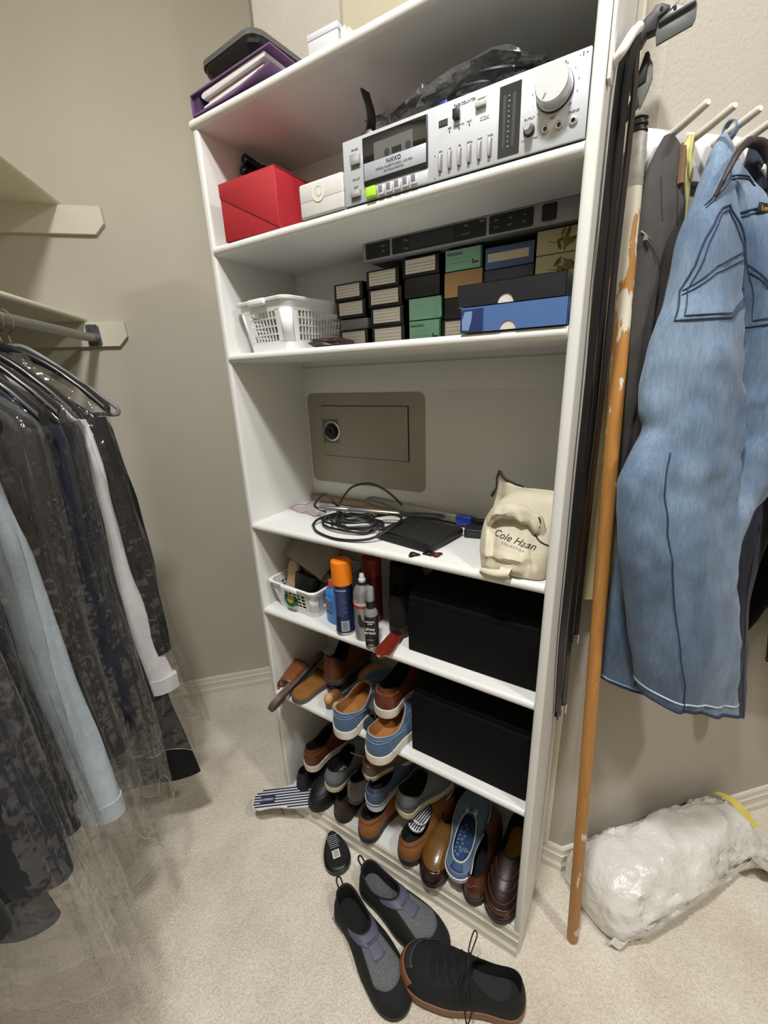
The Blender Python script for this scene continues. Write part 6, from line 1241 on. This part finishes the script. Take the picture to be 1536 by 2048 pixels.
# squeegee and brush head clipped on the hook
M_GRIP = mat('black rubber grip', '#17181A', .5)
t = thing('squeegee', 'black window squeegee with grey rubber blade hung on the hook', 'squeegee', (0, 0, 0))
ARM = [(0.8575, 1.994), (0.858, 2.0118), (0.8637, 2.0238), (0.8763, 2.0335), (0.8856, 2.0392), (0.8895, 2.045), (0.8989, 2.0439), (0.9088, 2.038), (0.9104, 2.0316), (0.8959, 2.0272), (0.8938, 2.0134), (0.8818, 2.0127), (0.8761, 2.0034), (0.864, 1.9929), (0.858, 1.9856)]
prism('arm', ARM, .186, .206, M_GRIP, t, .003, 'y'); tube('handle', [(.8600, .196, 1.996), (.8595, .196, 1.95), (.8605, .20, 1.88), (.861, .205, 1.80)], [.004, .005, .005, .004], M_GRIP, t, 10, 4)
prism('blade', [(0.8971, 2.0189), (0.9448, 2.027), (0.9453, 2.0085), (0.942, 2.0015), (0.8968, 1.9924), (0.8939, 2.0086)], .186, .190, mat('grey rubber blade', '#4C4E4C', .5), t, .0008, 'y')
prism('blade_clamp', [(0.8965, 2.0158), (0.907, 2.0245), (0.9133, 2.0324), (0.9209, 2.0319), (0.9283, 2.0275), (.943, 2.029), (.943, 2.0255), (.8975, 2.0165)], .180, .196, mat('grey squeegee head', '#5A5D62', .4), t, .002, 'y')
for x, z in ((.9165, 2.0275), (.898, 2.0365)): lathe('screw', [(0, 0), (.0022, 0), (.0022, .002), (0, .002)], M_DARK, t, 10).matrix_local = Matrix.Translation((x, .1805 if x > .9 else .1865, z)) @ Matrix.Rotation(PI/2, 4, 'X')
t = thing('folding_clip', 'black and grey folded clip hanging below the squeegee', 'clip', (0, 0, 0))
prism('jaw', [(0.8802, 2.0025), (0.8849, 2.0035), (0.8879, 1.9969), (0.8862, 1.9785), (0.886, 1.9645), (0.8718, 1.9584), (0.8677, 1.9451), (0.8666, 1.96), (0.8745, 1.9822)], .214, .224, M_GRIP, t, .001, 'y')
prism('jaw', [(0.8871, 1.9969), (0.8936, 1.9847), (0.8951, 1.9683), (0.8914, 1.9546), (0.8812, 1.9292), (0.8772, 1.943), (0.8717, 1.9579), (0.8855, 1.9668), (0.8858, 1.9809)], .2165, .226, mat('grey clip', '#6A6B66', .5), t, .001, 'y')
prism('tail', [(0.8677, 1.9451), (0.8744, 1.9498), (0.8812, 1.9305), (0.8678, 1.9209), (0.8645, 1.9122), (0.8594, 1.9272)], .210, .216, M_GRIP, t, .001, 'y'); tube('cord', [(.866, .213, 1.95), (.864, .213, 1.975), (.8635, .213, 1.992)], .0016, M_GRIP, t, 6, 4); tube('cord', [(.868, .213, 1.922), (.869, .216, 1.89), (.869, .22, 1.85)], .0014, M_GRIP, t, 6, 4)
# ---- paint-spattered wooden pole leaning in the corner
def pole_mat():
    m = mat('paint spattered wood', '#B07B3E', .45, var=.10, vscale=8, stretch=(30, 30, 1.2)); nt = m.node_tree; N = nt.nodes; L = nt.links; p = N['Principled BSDF']
    base = p.inputs['Base Color'].links[0].from_socket; tc = N.new('ShaderNodeTexCoord'); sx = N.new('ShaderNodeSeparateXYZ'); L.new(tc.outputs['Object'], sx.inputs[0])
    n1 = N.new('ShaderNodeTexNoise'); n1.inputs['Scale'].default_value = 26; n1.inputs['Detail'].default_value = 5; mp = N.new('ShaderNodeMapping'); mp.inputs['Scale'].default_value = (1.6, 1.6, .55); L.new(tc.outputs['Object'], mp.inputs[0]); L.new(mp.outputs[0], n1.inputs[0])
    g = N.new('ShaderNodeMapRange'); g.inputs[1].default_value = 1.35; g.inputs[2].default_value = 1.78; g.inputs[3].default_value = -.06; g.inputs[4].default_value = .22; L.new(sx.outputs[2], g.inputs[0])
    ad = N.new('ShaderNodeMath'); ad.operation = 'ADD'; L.new(n1.outputs[0], ad.inputs[0]); L.new(g.outputs[0], ad.inputs[1])
    th_ = N.new('ShaderNodeValToRGB'); th_.color_ramp.elements[0].position = .60; th_.color_ramp.elements[1].position = .625; L.new(ad.outputs[0], th_.inputs[0])
    mx = N.new('ShaderNodeMixRGB'); L.new(th_.outputs[0], mx.inputs[0]); L.new(base, mx.inputs[1]); mx.inputs[2].default_value = srgb('#D3CDBC'); L.new(mx.outputs[0], p.inputs['Base Color']); return m
t = thing('wooden_pole', 'long paint-spattered wooden pole leaning against the wall by the bookcase', 'pole', (0, 0, 0))
pb = ab(.765, .611, .0); pt_ = ab(.7735, .4745, 1.915); pd = pt_-pb
tube('shaft', [pb, pb+pd*.004, pb+pd*.5, pb+pd*.945], [.0125, .0145, .0145, .0145], pole_mat(), t, 20)
tube('ferrule', [pb+pd*.945, pb+pd*.946, pb+pd*.985, pb+pd*.987], [.0145, .0153, .0153, .013], mat('painted grey ferrule', '#6A6E6E', .45, col2='#B7B3A6', vscale=30), t, 20)
tube('threaded_tip', [pb+pd*(.985+.0025*k/2) for k in range(13)], [(.0125 if k % 4 < 2 else .0155) for k in range(11)]+[.011, .008], M_BLACKP, t, 16)
# ---- white bin bag on the floor
def bin_mat():
    m = mat('white bin liner', '#E2E0DA', .32, bump=.75, bscale=22, bdist=.016, var=.03, vscale=7, spec=.6); nt = m.node_tree; N = nt.nodes; L = nt.links; p = N['Principled BSDF']; p.inputs['Subsurface Weight'].default_value = .25; p.inputs['Subsurface Radius'].default_value = (.03, .03, .03)
    base = p.inputs['Base Color'].links[0].from_socket; tc = N.new('ShaderNodeTexCoord'); n1 = N.new('ShaderNodeTexNoise'); n1.inputs['Scale'].default_value = 5.5; n1.inputs['Detail'].default_value = 2; L.new(tc.outputs['Object'], n1.inputs[0])
    r = N.new('ShaderNodeValToRGB'); r.color_ramp.elements[0].position = .62; r.color_ramp.elements[1].position = .74; L.new(n1.outputs[0], r.inputs[0]); mx = N.new('ShaderNodeMixRGB'); L.new(r.outputs[0], mx.inputs[0]); L.new(base, mx.inputs[1]); mx.inputs[2].default_value = srgb('#B9CBD2'); L.new(mx.outputs[0], p.inputs['Base Color']); return m
t = thing('bin_bag', 'stuffed white bin bag with yellow drawstring on the carpet by the wall', 'bag', ab(1.1, .55, 0), 0); O = ab(1.1, .55, 0)
st = [(.838, .475, .560, .03), (.842, .468, .60, .075), (.852, .462, .640, .115), (.875, .461, .665, .145), (.92, .461, .672, .165), (.98, .461, .672, .182), (1.05, .461, .662, .190), (1.12, .461, .652, .195), (1.20, .461, .640, .192), (1.28, .461, .622, .186), (1.34, .461, .612, .182), (1.39, .461, .612, .172), (1.42, .463, .618, .13), (1.45, .468, .632, .085), (1.49, .478, .655, .05), (1.53, .49, .67, .035)]
rings = []
SM = smooth_path([Vector((s_[0], s_[1], s_[2])) for s_ in st], 5); SH = smooth_path([Vector((s_[0], s_[3], 0)) for s_ in st], 5)
for q_, hq in zip(SM, SH):
    a, b0, b1 = q_; h = hq.y; r = []; n = 72
    for k in range(n):
        p = 2*PI*k/n; ca, sa = math.cos(p), math.sin(p)
        bb = (b0+b1)/2+(b1-b0)/2*math.copysign(abs(ca)**.6, ca); zz = h*(.5+.5*math.copysign(abs(sa)**.7, sa))
        if ca > 0 and sa > 0: zz *= 1-.42*ca*ca                # front side slopes down
        w_ = (.016*nz(a*9, p*1.3, 4)+.016*(.35-abs(nz(a*17+p*1.5, p*2.2, 1)))+.011*(.3-abs(nz(a*40, p*5, 2))))*min(1, h/.1)
        bb += w_*ca*.8; zz += w_*(1.0 if sa > 0 else 0); bb = max(bb, BR+.0175 if zz < .1 else BR+.002)
        r.append(ab(a+w_*.4, bb, max(.0015, zz))-O)
    rings.append(r)
loft('sack', rings, bin_mat(), t)
M_YELD = mat('yellow drawstring', '#D8CB6A', .4, bump=.2, bscale=60)
strip_path('drawstring', [ab(1.375, .475, .185)-O, ab(1.398, .50, .182)-O, ab(1.415, .53, .165)-O, ab(1.428, .55, .14)-O, ab(1.44, .565, .125)-O], [ab(.02, 0, .0), ab(.03, .0, .0), ab(.026, 0, 0)], .002, M_YELD, t, 6)
sheet('mouth_film', [[ab(1.37+.03*i+.012*math.sin(k), .47+.03*k, .17-.012*k-.035*i+.01*math.sin(i*2+k))-O for k in range(7)] for i in range(6)], MATS['white bin liner'], t)
sheet('tie_corner', [[ab(.868-.008*i+.008*k, .652+.006*k, .050-.010*i+.004*math.sin(k*2))-O for k in range(4)] for i in range(4)], MATS['white bin liner'], t)
